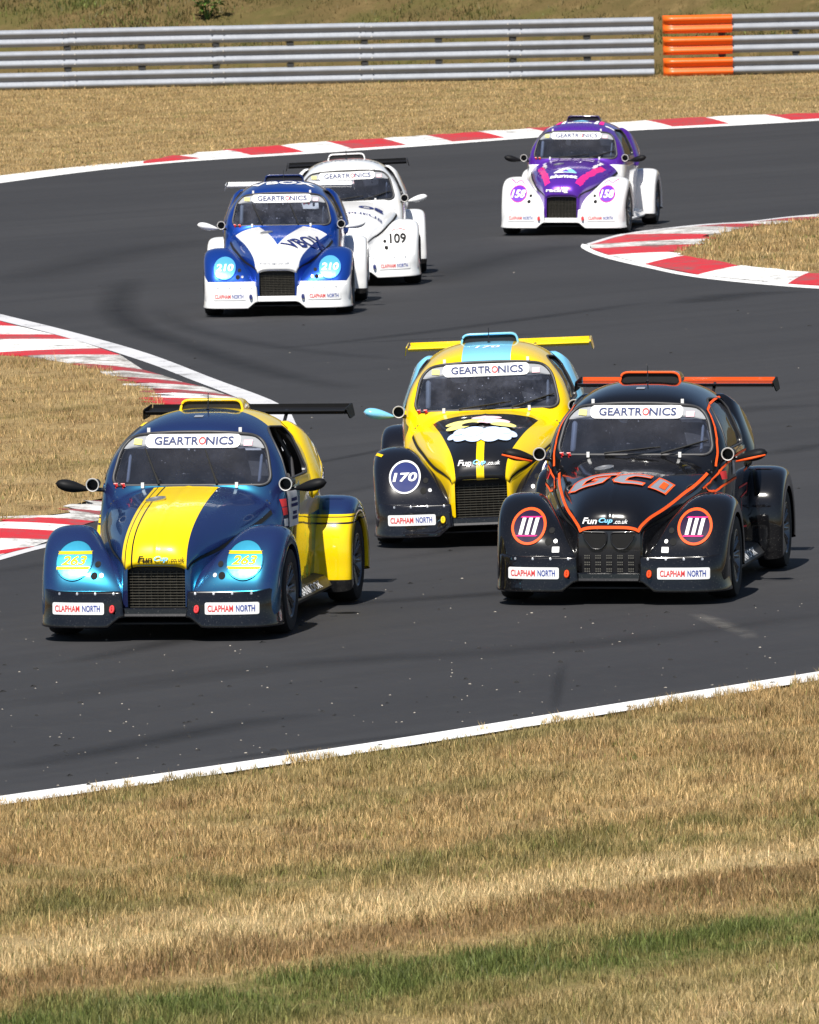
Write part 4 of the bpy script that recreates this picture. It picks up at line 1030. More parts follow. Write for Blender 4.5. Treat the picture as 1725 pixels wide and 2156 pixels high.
    d = bpy.data.objects.new('person', ME_DRIVER); COL.objects.link(d); d.matrix_world = M4; tag(d, c['driver'], 'person', 'drivers seated in the race cars')
    d.material_slots[0].link = 'OBJECT'; d.material_slots[0].material = c['suit']
    hm = bpy.data.objects.new('helmet', ME_HELMET); COL.objects.link(hm); hm.parent = d; hm.material_slots[0].link = 'OBJECT'; hm.material_slots[0].material = c['helmet']
    vz = bpy.data.objects.new('visor', ME_VISOR); COL.objects.link(vz); vz.parent = hm
    return root
MIR = {'front_fender': mirror_mesh(ME_FF, 'front_fender'), 'rear_fender': mirror_mesh(ME_RF, 'rear_fender'), 'bump': mirror_mesh(ME_BUMP, 'bumper_panel'), 'sill': mirror_mesh(ME_SILL, 'side_sill'), 'mirror': mirror_mesh(ME_MIRROR, 'wing_mirror'), 'marm': mirror_mesh(ME_MARM, 'mirror_arm'),
       'mglass': mirror_mesh(ME_MGLASS, 'mirror_glass'), 'pipe': mirror_mesh(ME_PIPE, 'intake_pipe'), 'plate': mirror_mesh(ME_PLATE, 'end_plate'), 'strut': mirror_mesh(ME_STRUT, 'wing_strut')}
for a_, b_ in zip(MIR['pipe'].polygons, ME_PIPE.polygons): a_.material_index = b_.material_index
for m_ in MIR.values(): m_.polygons.foreach_set('use_smooth', [True]*len(m_.polygons)); m_.set_sharp_from_angle(angle=rad(50))

# ---- driver: one skin over a seated skeleton, reaching for the wheel
def driver_mesh():
    V = [((0, 1.52, .50), .15), ((0, 1.58, .72), .15), ((0, 1.63, .92), .165), ((0, 1.62, 1.03), .10), ((0, 1.58, 1.10), .06), ((0, 1.555, 1.20), .085)]; E_ = [(0, 1), (1, 2), (2, 3), (3, 4), (4, 5)]
    for sg in (1, -1):
        b = len(V); V += [((.19*sg, 1.60, .98), .065), ((.27*sg, 1.45, .84), .05), ((.20*sg, 1.26, .92), .042), ((.155*sg, 1.16, .985), .035), ((.145*sg, 1.11, 1.0), .030)]
        E_ += [(2, b), (b, b+1), (b+1, b+2), (b+2, b+3), (b+3, b+4)]
        for q in range(4):
            k = len(V); V += [((.150*sg - .012*sg*0, 1.105 - .012, .975 + .02*q), .010), ((.125*sg, 1.118, .972 + .02*q), .009)]; E_ += [(b+4, k), (k, k+1)]
        k = len(V); V += [((.13*sg, 1.14, 1.03), .011), ((.118*sg, 1.12, 1.05), .010)]; E_ += [(b+3, k), (k, k+1)]
        h = len(V); V += [((.10*sg, 1.48, .48), .10), ((.15*sg, 1.05, .56), .075), ((.12*sg, .72, .36), .05)]; E_ += [(0, h), (h, h+1), (h+1, h+2)]
    me = bpy.data.meshes.new('person'); me.from_pydata([v[0] for v in V], E_, []); o = bpy.data.objects.new('person', me); COL.objects.link(o)
    md = o.modifiers.new('s', 'SKIN'); sv = me.skin_vertices[0].data
    for i, v in enumerate(V): sv[i].radius = (v[1], v[1]); sv[i].use_root = (i == 0)
    o.modifiers.new('d', 'SUBSURF').levels = 1
    bpy.context.view_layer.update(); m2 = bpy.data.meshes.new_from_object(o.evaluated_get(bpy.context.evaluated_depsgraph_get())); bpy.data.objects.remove(o)
    m2.polygons.foreach_set('use_smooth', [True]*len(m2.polygons)); m2.materials.clear(); m2.materials.append(M_DUMMY); return m2
ME_DRIVER = driver_mesh()
def helmet_meshes():
    out = []
    for part in (0, 1):
        bm = bmesh.new(); bmesh.ops.create_uvsphere(bm, u_segments=28, v_segments=18, radius=1.0)
        for v_ in bm.verts:
            p = v_.co; k = 1 + .10*max(0, -p.y)*max(0, -p.z)*2; v_.co = Vector((p.x*.128, p.y*.155*k, p.z*.145))
        vis = lambda f_: (lambda q: q.y < -.06 and -.025 < q.z < .045)(f_.calc_center_median())
        bmesh.ops.delete(bm, geom=[f_ for f_ in bm.faces if vis(f_) != bool(part)], context='FACES')
        for v_ in bm.verts: v_.co = v_.co*(1.0 if not part else .985) + Vector((0, 1.55, 1.215))
        out.append(keep(bm_obj('helmet' if not part else 'visor', bm, M_DUMMY if not part else plain('visor_dark', (.01, .01, .015), .08, .2), smooth=True)))
    return out
ME_HELMET, ME_VISOR = helmet_meshes()

# ------------------------------------------------------------------ 263: navy flip paint, yellow stripe
yl = YEL
stripe263 = lambda x, y, z, n: x.band(-.252, .215)*(1 - x.band(-.226, -.219)*1.0)*(1 - x.band(-.178, -.166))
line263 = lambda x, y, z, n: ((x + .172).abs() < .006).max(((x + .2225).abs() < .004))
P263 = dict(metal=.0, rough=.30, flip=(.02, .50, .78))
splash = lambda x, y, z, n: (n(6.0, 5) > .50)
body263 = paint('paint_navy_flip_shell', TEAL, [(lambda x, y, z, n: (y + x.abs()*.6 > 1.66)*(z > .70), YEL), (lambda x, y, z, n: (y > 1.0)*(z < .42)*splash(x, y, z, n), (.35, .24, .01))], **P263)  # low patches: yellow with the flank's shade mixed into the colour
door263 = paint('paint_navy_flip_door', TEAL, [(lambda x, y, z, n: (y*1.0 - z*.7 > .70)*(z > .70), YEL), (lambda x, y, z, n: (z < .50)*splash(x, y, z, n), (.45, .31, .01)), (lambda x, y, z, n: (z < .70)*(n(5.0, 4) > .40), BLK)], **P263)  # lower yellow patches dulled by painted-in shade, black blotches over them
bon263 = paint('paint_navy_flip_bonnet', TEAL, [(stripe263, YEL), (line263, BLK)], **P263)
fen263 = paint('paint_navy_flip', TEAL, **P263)
rf263 = paint('paint_navy_flip_rear', TEAL, [(lambda x, y, z, n: z < .665 + 0*x, YEL), (lambda x, y, z, n: z.band(.642, .650).max(z.band(.596, .610)).max(z < .195), BLK)], **P263)
bump263 = paint('paint_gloss_black_blue', (.004, .004, .006), rough=.22, dirt=.05)
def num263(root, sg):
    for dz in (.045, -.055): decal('number_band', [[(-.118, -.010), (.118, -.010), (.118, .010), (-.118, .010)]], (.607*sg, 0, .556 + dz), UX, UZ, FY, M_Y, root, .010)
    text('race_number', '263', .062, (.607*sg, 0, .551), UX, UZ, FY, M_Y, root, .010, .03, .25, width=.175)
def funcup(root, z=.60, x=0, dark=M_K):
    text('bonnet_lettering', 'Fun', .042, (x - .12, 0, z), UX, UZ, FY, dark, root, .012, .02, .25, width=.105); text('bonnet_lettering', 'Cup', .042, (x - .005, 0, z), UX, UZ, FY, M_S, root, .012, .03, .25, width=.10); text('bonnet_lettering', '.co.uk', .030, (x + .105, 0, z - .004), UX, UZ, FY, dark, root, .012, .01, .25, width=.10)
def art263(root, bon, P):
    funcup(root, .574, .045)
    decal('door_sticker', [[(-.13, -.13), (.13, -.13), (.13, .13), (-.13, .13)]], (0, 1.06, .80), (0, 1, 0), UZ, (-1, 0, 0), M_W, root, .004); [decal('door_print', [[(-w_, -.012), (w_, -.012), (w_, .012), (-w_, .012)]], (0, 1.08, z_), (0, 1, 0), UZ, (-1, 0, 0), M_N, root, .007) for w_, z_ in ((.075, .86), (.085, .82), (.05, .765), (.065, .73))]
    for dz, mt in ((.85, M_R), (.79, M_R), (.71, M_W)): decal('wing_sticker', [[(-.04, -.027), (.04, -.027), (.04, .027), (-.04, .027)]], (0, .86, dz), (0, 1, 0), UZ, (-1, 0, 0), mt, root, .004)
SPEC = []
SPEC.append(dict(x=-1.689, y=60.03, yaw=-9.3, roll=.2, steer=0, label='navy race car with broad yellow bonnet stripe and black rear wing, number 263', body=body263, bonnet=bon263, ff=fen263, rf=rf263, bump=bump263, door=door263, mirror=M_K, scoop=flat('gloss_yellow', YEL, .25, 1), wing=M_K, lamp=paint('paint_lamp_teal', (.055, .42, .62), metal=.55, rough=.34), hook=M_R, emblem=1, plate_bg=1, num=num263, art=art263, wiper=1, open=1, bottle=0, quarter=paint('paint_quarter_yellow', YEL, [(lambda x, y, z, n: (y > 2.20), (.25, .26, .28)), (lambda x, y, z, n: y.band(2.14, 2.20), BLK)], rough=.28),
                 driver='driver in navy suit and helmet inside the navy car with yellow stripe', suit=plain('suit_navy', (.03, .04, .10), .8), helmet=flat('helmet_navy', (.05, .09, .22), .2, 1)))
# ------------------------------------------------------------------ 111: black with orange lines
rf170 = None
black = paint('paint_black', (.005, .005, .006), rough=.14, dirt=.05); blackb = black
def num111(root, sg):
    decal('headlamp_disc', [disc(0, 0, .108, 36)], (.607*sg, 0, .553), UX, UZ, FY, flat('vinyl_deep_purple', (.014, .004, .03)), root, .006)
    decal('number_ring', ringpolys(0, 0, .108, .126), (.607*sg, 0, .553), UX, UZ, FY, M_O, root, .008)
    for k in (-1, 0, 1):
        P0 = [(k*.047 - .022, -.056), (k*.047 + .004, -.056), (k*.047 + .024, .056), (k*.047 - .002, .056)]
        decal('race_number', [P0], (.607*sg, 0, .553), UX, UZ, FY, M_W, root, .0105)
    for dz in (.062, -.064): decal('number_band', [[(-.078, -.004), (.07, -.004), (.082, .004), (-.066, .004)]], (.607*sg + (.012 if dz > 0 else -.012), 0, .553 + dz), UX, UZ, FY, M_P, root, .010)
def outline(P_, w):
    n = len(P_); P_ = [Vector(p) for p in P_]; c = sum(P_, Vector((0, 0)))/n; out = []
    for i in range(n):
        a, b = P_[i], P_[(i+1) % n]; d = (b - a).normalized(); s = Vector((d.y, -d.x))
        out.append([a - d*w*.5 - s*w*.5, b + d*w*.5 - s*w*.5, b + d*w*.5 + s*w*.5, a - d*w*.5 + s*w*.5])
    return out
def art111(root, bon, P):
    funcup(root, .605, -.02, M_W)
    # orange tape: down the bonnet edges and across its lip, up the screen pillars and over the roof edge
    path = [(9.9 - 7.55*k/40, -.90) for k in range(41)] + [(2.35, -.90 + 1.8*k/16) for k in range(1, 16)] + [(2.35 + 7.55*k/40, .90) for k in range(41)]
    V = []
    for k, (t, s_) in enumerate(path):
        p = bonnet_surf(t, s_, .003); a = bonnet_surf(*path[max(0, k-1)], .003); b = bonnet_surf(*path[min(len(path)-1, k+1)], .003); d = (b - a).normalized()
        t2, s2 = t, s_; q = bonnet_surf(t + (.25 if 41 <= k < 56 else 0), s_*(1 if 41 <= k < 56 else .93), .003)
        inn = (q - p); inn = (inn - d*inn.dot(d)).normalized(); V += [p - inn*.004, p + inn*.018]
    mesh_obj('trim_tape', V, [(2*k, 2*k+1, 2*k+3, 2*k+2) for k in range(len(path)-1)], M_O, root, smooth=True)
    for sg in (1, -1):
        stripe('trim_tape', [(.655*sg, .72, .93), (.650*sg, .80, 1.0), (.635*sg, .87, 1.12), (.60*sg, .97, 1.26), (.555*sg, 1.06, 1.345), (.545*sg, 1.25, 1.385), (.55*sg, 1.5, 1.40), (.55*sg, 1.8, 1.39), (.54*sg, 2.1, 1.34)], .018, M_O, root, .005, .03)
        stripe('trim_tape', [(.64*sg, .44, .80), (.68*sg, .75, .885), (.69*sg, 1.0, .93), (.70*sg, 1.4, .95), (.70*sg, 1.8, .95)], .016, M_O, root, .006, .03); stripe('trim_tape', [(.64*sg, .44, .80), (.68*sg, .65, .755), (.70*sg, 1.0, .78), (.70*sg, 1.4, .80), (.70*sg, 1.8, .81)], .016, M_O, root, .006, .03)
        stripe('trim_tape', [(.70*sg, 1.30, .70), (.70*sg, 1.75, .70), (.70*sg, 1.75, .64), (.70*sg, 1.42, .62), (.70*sg, 1.38, .40), (.70*sg, 1.75, .38)], .014, M_R, root, .010, .03)
        decal('wing_sticker', [[(-.04, -.03), (.04, -.03), (.04, .03), (-.04, .03)]], (0, .84, .83), (0, 1, 0), UZ, (-sg, 0, 0), M_R, root, .004); decal('wing_sticker', [[(-.04, -.05), (.04, -.05), (.04, .05), (-.04, .05)]], (0, 1.08, .87), (0, 1, 0), UZ, (-sg, 0, 0), flat('vinyl_silver', (.45, .45, .47)), root, .004)
        a, b = Vector((.76*sg, .78, .950)), Vector((.98*sg, .735, 1.0))
        bm = bmesh.new(); tube(bm, [a + Vector((0, -.03, -.012)), a.lerp(b, .5) + Vector((0, -.045, -.012)), b + Vector((0, -.01, -.012))], [.008, .011, .007], 6); bm_obj('mirror_tape', bm, M_O, root, True)
    G_ = [(-.36, -.02), (-.325, .075), (-.22, .125), (.0, .135), (-.02, .085), (-.17, .078), (-.235, .03), (-.25, -.035), (-.165, -.035), (-.145, .005), (-.185, .005), (-.17, .045), (-.06, .05), (-.10, -.07), (-.16, -.092), (-.30, -.085)]
    C_ = [(-.03, -.02), (.005, .075), (.085, .125), (.235, .13), (.225, .085), (.12, .078), (.075, .03), (.065, -.03), (.20, -.035), (.19, -.085), (.05, -.09), (-.01, -.07)]
    I_ = [(.235, -.09), (.345, -.075), (.385, .125), (.285, .13)]
    o_ = (-.005, -.06, .84); GU, GD = (0, .80, .60), (0, .60, -.80)
    for Q in (G_, C_, I_): decal('bonnet_logo', [Q], o_, UX, GU, GD, M_GY, root, .007); decal('bonnet_logo_edge', outline(Q, .011), o_, UX, GU, GD, M_O, root, .0095)
    decal('bonnet_logo', [[(.295, -.03), (.335, -.028), (.352, .085), (.315, .085)]], o_, UX, GU, GD, M_O, root, .0115)
    # closed nose with two crescent intakes and a drilled lower panel
    bm = bmesh.new(); N = 14; Vg = []
    for i in range(N):
        for j in range(15):
            x = -.225 + .45*j/14; z = .228 + .31*i/(N-1); y = -.572 - .012*math.sin(math.pi*i/(N-1)) + .10*(x/.225)**2*.2; Vg.append((x, y, z))
    mesh_obj('nose_panel', Vg, grid_faces(N, 15), plain('panel_black', (.010, .010, .012), .3, coat=.6), root, smooth=True)
    for sg in (1, -1):
        K = [(.018*sg, .088), (.195*sg, .092), (.175*sg, .035), (.125*sg, -.030), (.060*sg, -.035), (.018*sg, .01)]
        Kr = rpoly(K, .02, 4); mesh_obj('nose_intake', [(p.x, -.592, .44 + p.y) for p in Kr], [tuple(range(len(Kr)))], M_HOLE, root)
        bm = bmesh.new(); tube(bm, [(p.x, -.592, .44 + p.y) for p in Kr], .006, 6, closed=True); bm_obj('intake_rim', bm, M_TRIM, root, True)
        decal('wing_sticker', [rpoly([(-.026, -.02), (.026, -.02), (.026, .02), (-.026, .02)], .004, 2)], (.40*sg, 0, .395), UX, UZ, FY, M_W, root, .005)
    bm = bmesh.new()
    for i in range(3):
        for j in range(5):
            for a in range(3):
                for b in range(2): box(bm, (-.16 + .08*j + (a - 1)*.015, -.588, .255 + .048*i + (b - .5)*.017), (.008, .006, .008))
    bm_obj('panel_mesh', bm, plain('mesh_grey', (.12, .115, .10), .5), root)
SPEC.append(dict(x=1.528, y=62.06, yaw=-9.55, roll=.5, label='glossy black race car edged in orange tape with orange rear wing, number 111', body=black, bonnet=blackb, ff=black, rf=black, bump=black, door=black, mirror=M_K, scoop=black, rim=M_O, wing=paint('wing_orange_black', (.85, .10, .015), [(lambda x, y, z, n: (z < 1.366)*(y < 3.255), BLK)], rough=.3), plate=M_K, hook=flat('vinyl_redorange', (.7, .06, .01)), emblem=1, plate_bg=1, num=num111, art=art111, wiper=0,
                 driver='driver in black suit and dark helmet inside the black orange-edged car', suit=plain('suit_black', (.02, .02, .022), .8), helmet=flat('helmet_black', (.02, .02, .022), .15, 1)))
# ------------------------------------------------------------------ 170: yellow and black with pale blue
hwf = lambda y: 0
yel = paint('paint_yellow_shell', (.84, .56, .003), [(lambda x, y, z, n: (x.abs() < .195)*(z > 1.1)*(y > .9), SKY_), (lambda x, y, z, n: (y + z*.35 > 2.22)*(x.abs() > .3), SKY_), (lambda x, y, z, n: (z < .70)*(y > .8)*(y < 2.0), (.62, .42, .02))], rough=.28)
bon170 = paint('paint_bonnet_black_yellow', YEL, [(lambda x, y, z, n: (x.abs() < (y + .62)*.20 + .185)*(y < .55), BLK), (lambda x, y, z, n: (x.abs() < .030)*(y < -.22), YEL)], rough=.3)
bk170 = paint('paint_black_satin', (.006, .006, .009), rough=.26, dirt=.06)
def num170(root, sg):
    decal('number_ring', ringpolys(0, 0, .110, .123), (.600*sg, 0, .556), UX, UZ, FY, M_W, root, .006)
    decal('number_disc', [disc(0, 0, .109)], (.600*sg, 0, .556), UX, UZ, FY, M_N, root, .004)
    text('race_number', '170', .066, (.600*sg, 0, .556), UX, UZ, FY, M_W, root, .008, .03, .15, width=.19)
def art170(root, bon, P):
    funcup(root, .655, 0, M_W)
    o_ = (0, .02, .86); GU, GD = (0, .86, .50), (0, .50, -.86)
    cl_ = [(-.25, -.06, .05), (-.17, -.10, .075), (-.06, -.12, .09), (.07, -.125, .09), (.18, -.10, .08), (.25, -.05, .055), (.10, -.05, .10), (-.08, -.04, .10), (.19, -.02, .06), (-.19, -.02, .06)]
    decal('bonnet_cloud', [disc(cx*.9, cy*1.5 - .02, r*.88, 22, r*1.25) for cx, cy, r in cl_[:1]], o_, UX, GU, GD, M_LB, root, .009)
    for k, (cx, cy, r) in enumerate(cl_[1:]): decal('bonnet_cloud', [disc(cx*.9, cy*1.5 - .02, r*.88, 22, r*1.25)], o_, UX, GU, GD, M_LB, root, .009 + .0004*k)
    for k, (cx, cy, rx, ry, mt) in enumerate(((-.19, .06, .10, .05, M_LY), (-.21, .14, .09, .04, M_LY), (-.10, .13, .12, .05, M_LY), (.08, .12, .13, .05, M_PINKW), (.16, .06, .10, .04, M_LY), (.02, .20, .12, .04, M_PINKW), (-.10, .07, .065, .035, M_K))): decal('bonnet_patch', [disc(cx, cy*1.45 + .01, rx, 22, ry*1.4)], o_, UX, GU, GD, mt, root, .0135 + .0005*k)
    h = (0, 1.30, 1.46); text('roof_lettering', '170', .085, (0, 1.28, 1.5), UX, (0, 1, .1), (0, 0, -1), M_W, root, .003, .02, .2, width=.20)
    decal('wing_sticker', [[(-.07, -.012), (.07, -.012), (.07, .012), (-.07, .012)]], (-.78, -.1, .70), (.3, -1, 0), UZ, (.5, .8, -.3), M_Y, root, .004)
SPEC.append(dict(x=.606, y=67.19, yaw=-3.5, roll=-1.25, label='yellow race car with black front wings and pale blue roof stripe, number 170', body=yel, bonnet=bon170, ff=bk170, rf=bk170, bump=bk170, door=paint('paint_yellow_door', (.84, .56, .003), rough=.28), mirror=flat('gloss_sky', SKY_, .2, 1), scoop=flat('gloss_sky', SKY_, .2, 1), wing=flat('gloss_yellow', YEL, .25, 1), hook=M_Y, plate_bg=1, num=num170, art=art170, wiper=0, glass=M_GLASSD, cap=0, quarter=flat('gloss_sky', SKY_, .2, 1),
                 driver='driver in dark suit and helmet inside the yellow car with black wings', suit=plain('suit_black', (.02, .02, .022), .8), helmet=flat('helmet_olive', (.14, .12, .05), .3, 1)))
# ------------------------------------------------------------------ 210: blue and white
P210 = dict(metal=.6, rough=.30)
blu = paint('paint_blue_metal', BLU, [(lambda x, y, z, n: (z < .62)*(y > .75), WHT)], **P210); blud = paint('paint_blue_door', BLU, [(lambda x, y, z, n: (z < .60), WHT)], **P210)
bon210 = paint('paint_bonnet_white_vee', BLU, [(lambda x, y, z, n: (x.abs() < (y + .62)*.23 + .225), WHT), (lambda x, y, z, n: (x.abs() < (y + .30)*.25)*(y < .9), BLU)], **P210)
whitep = paint('paint_white', WHT, rough=.3)
whiter = paint('paint_white_rear', WHT, [(lambda x, y, z, n: z < .17, BLK)], rough=.3)
ff210 = paint('paint_blue_wing', BLU, [(lambda x, y, z, n: (z < .40 + (x.abs() - .80).max(0.0)*1.6 - 0*y), WHT)], **P210)
def num210(root, sg): text('race_number', '210', .080, (.607*sg, 0, .556), UX, UZ, FY, M_W, root, .011, .035, .15, width=.20)
def art210(root, bon, P):
    text('bonnet_lettering', 'FunCup.co.uk', .036, (-.02, 0, .61), UX, UZ, FY, M_GY, root, .012, .01, .25, width=.34)
    text('bonnet_lettering', 'VBOX', .20, (.305, .03, .80), (.55, .72, .40), (-.80, .50, .30), (0, .50, -.86), M_N, root, .010, .02, width=.74)
    text('roof_lettering', 'VBOX', .20, (0, 1.32, 1.5), UX, (0, 1, 0), (0, 0, -1), M_W, root, .004, .03, width=.75)
SPEC.append(dict(x=-1.454, y=98.85, yaw=-1.8, roll=.3, label='metallic blue race car with white bonnet panels and white bumper, number 210', body=blu, bonnet=bon210, ff=ff210, rf=whiter, bump=whitep, door=blud, mirror=flat('gloss_white', WHT, .25, 1), scoop=flat('gloss_navy', (.01, .02, .09), .25, 1), wing=flat('gloss_white', WHT, .25, 1), lamp=paint('paint_lamp_sky', (.10, .42, .72), metal=.3, rough=.3), hook=M_N, plate_bg=None, num=num210, art=art210, wiper=1, glass=M_GLASSD,
                 driver='driver in dark blue suit inside the metallic blue and white car', suit=plain('suit_navy', (.03, .04, .10), .8), helmet=flat('helmet_white', (.6, .6, .6), .2, 1)))
# ------------------------------------------------------------------ 109: white
def num109(root, sg):
    text('race_number', '109', .115, (.60*sg, 0, .556), UX, UZ, FY, M_K, root, .008, .03, width=.20)
    bm = text_bm('~~', .03); bm.free()
    stripe('wing_tape', [(.50*sg, -.36, .67), (.56*sg, -.33, .70), (.60*sg, -.33, .68), (.64*sg, -.33, .70), (.70*sg, -.36, .67)], .012, M_R, root, .005)
def art109(root, bon, P):
    text('bonnet_lettering', 'MORPHEUS', .075, (.05, -.05, .86), UX, (0, .8, .5), (0, .5, -.86), M_N, root, .010, .01, width=.72)
    text('bonnet_lettering', 'IONOS', .15, (.02, .30, .90), UX, (0, .9, .4), (0, .4, -.9), M_N, root, .010, .04, width=.82) if False else text('bonnet_lettering', 'OS', .14, (.28, .30, .90), UX, (0, .9, .4), (0, .4, -.9), M_N, root, .010, .04, width=.30)
    text('roof_lettering', 'MORPHEUS', .12, (0, 1.42, 1.5), UX, (0, 1, 0), (0, 0, -1), M_GY, root, .004, .02, width=.80)
    for k in range(3): stripe('roof_tape', [(-.30 + .2*k, 1.58, 1.47), (-.20 + .2*k, 1.52, 1.47), (-.10 + .2*k, 1.58, 1.47)], .02, M_R, root, .004)
SPEC.append(dict(x=-.658, y=104.76, yaw=0, roll=-1.4, label='all white race car half hidden behind the blue and white car, number 109', body=whitep, bonnet=whitep, ff=whitep, rf=whiter, bump=whitep, door=whitep, mirror=flat('gloss_white', WHT, .25, 1), scoop=flat('gloss_white', WHT, .25, 1), wing=M_K, hook=M_N, plate_bg=None, num=num109, art=art109, wiper=0,
                 driver='driver in pale helmet inside the all white car', suit=plain('suit_grey', (.10, .10, .11), .8), helmet=flat('helmet_white', (.6, .6, .6), .2, 1)))
# ------------------------------------------------------------------ 158: purple and white
pur = paint('paint_purple_shell', PUR, [(lambda x, y, z, n: (z < .90 - (y - .8)*.06)*(y > .55), WHT), (lambda x, y, z, n: (z < .80)*(y < .56)*(x.abs() > .4), WHT)], metal=.25, rough=.28)
bon158 = paint('paint_purple_bonnet', PUR, [(lambda x, y, z, n: ((x.abs() - .21 - (y + .45)*.25).abs() < .036 + (n(7.0) - .5)*.06)*(y.band(-.46, .46)), PNK), (lambda x, y, z, n: ((x.abs() - .17 - (y + .45)*.22).abs() < .020 + (n(12.0) - .5)*.10)*(y.band(.22, .62)), WHT)], metal=.25, rough=.28)
def num158(root, sg):
    decal('number_disc', [disc(0, 0, .105)], (.607*sg, 0, .553), UX, UZ, FY, M_PU, root, .005); decal('number_ring', ringpolys(0, 0, .105, .113), (.607*sg, 0, .553), UX, UZ, FY, M_P, root, .006)
    text('race_number', '158', .105, (.607*sg, 0, .553), UX, UZ, FY, M_W, root, .008, .03, .2, width=.19)
def art158(root, bon, P):
    o_ = (0, -.13, .80); GU, GD = (0, .76, .65), (0, .65, -.76)
    decal('bonnet_logo', [[p*1.2 for p in rpoly([(-.14, -.05), (.14, -.05), (.03, .12), (-.03, .12)], .03, 4)]], o_, UX, GU, GD, M_W, root, .008); decal('bonnet_logo', [[p*1.2 for p in rpoly([(-.02, -.04), (.14, -.045), (.06, .075), (.02, .07)], .02, 4)]], o_, UX, GU, GD, M_S, root, .010); decal('bonnet_logo', [[p*1.2 for p in rpoly([(-.05, -.02), (.05, -.02), (0, .05)], .01, 3)]], o_, UX, GU, GD, M_PU, root, .012)
    text('bonnet_lettering', 'alumet', .10, (0, -.25, .68), UX, GU, GD, M_W, root, .008, .045, width=.37); text('bonnet_lettering', 'racing', .055, (-.06, 0, .60), UX, UZ, FY, M_W, root, .010, .03, width=.30)
    [decal('bonnet_print', [[(a_, -.018), (a_ + w_, -.018), (a_ + w_, .018), (a_, .018)]], (0, y_, .96), UX, (0, 1, .2), (0, .2, -1), flat('vinyl_lilac', (.45, .38, .55)), root, .012) for y_ in (.54, .65) for a_, w_ in ((-.30, .10), (-.18, .16), (.0, .09), (.12, .17))]
    text('roof_lettering', 'alumet', .08, (0, 1.30, 1.5), UX, (0, 1, 0), (0, 0, -1), M_W, root, .004, .04, width=.34)
    decal('roof_logo', [rpoly([(-.12, -.06), (.12, -.06), (0, .10)], .03, 4)], (0, 1.46, 1.5), UX, (0, 1, 0), (0, 0, -1), M_S, root, .004)
    for sg in (1, -1):
        decal('roof_slash', [[(.20*sg, -.14), (.25*sg, -.14), (.24*sg, .16), (.21*sg, .16)]], (0, 1.38, 1.5), UX, (0, 1, 0), (0, 0, -1), M_W, root, .004); decal('roof_slash', [[(.27*sg, -.14), (.33*sg, -.12), (.31*sg, .18), (.26*sg, .18)]], (0, 1.38, 1.5), UX, (0, 1, 0), (0, 0, -1), M_P, root, .005)
        decal('roof_slash', [[(.36*sg, -.16), (.48*sg, -.13), (.48*sg, -.07), (.36*sg, -.10)]], (0, 1.38, 1.5), UX, (0, 1, 0), (0, 0, -1), M_W, root, .004)
        stripe('wing_tape', [(.48*sg, -.20, .72), (.54*sg, -.28, .70), (.60*sg, -.20, .74), (.66*sg, -.28, .70), (.74*sg, -.15, .74)], .014, M_P, root, .005)
SPEC.append(dict(x=2.23, y=116.42, yaw=-9.1, roll=.8, label='purple race car with white wings and pink bonnet slashes, number 158', body=pur, bonnet=bon158, ff=whitep, rf=whiter, bump=whitep, door=paint('paint_purple_door', PUR, [(lambda x, y, z, n: (z < .90 - (y - .8)*.06), (.66, .66, .68))], metal=.25, rough=.28), mirror=M_K, scoop=flat('gloss_purple_dark', (.02, .008, .06), .25, 1), hook=M_R, plate_bg=None, num=num158, art=art158, wiper=0, sill=M_W,
                 driver='driver in pale helmet inside the purple and white car', suit=plain('suit_grey', (.10, .10, .11), .8), helmet=flat('helmet_white', (.6, .6, .6), .2, 1)))
for s_ in SPEC: car(s_)

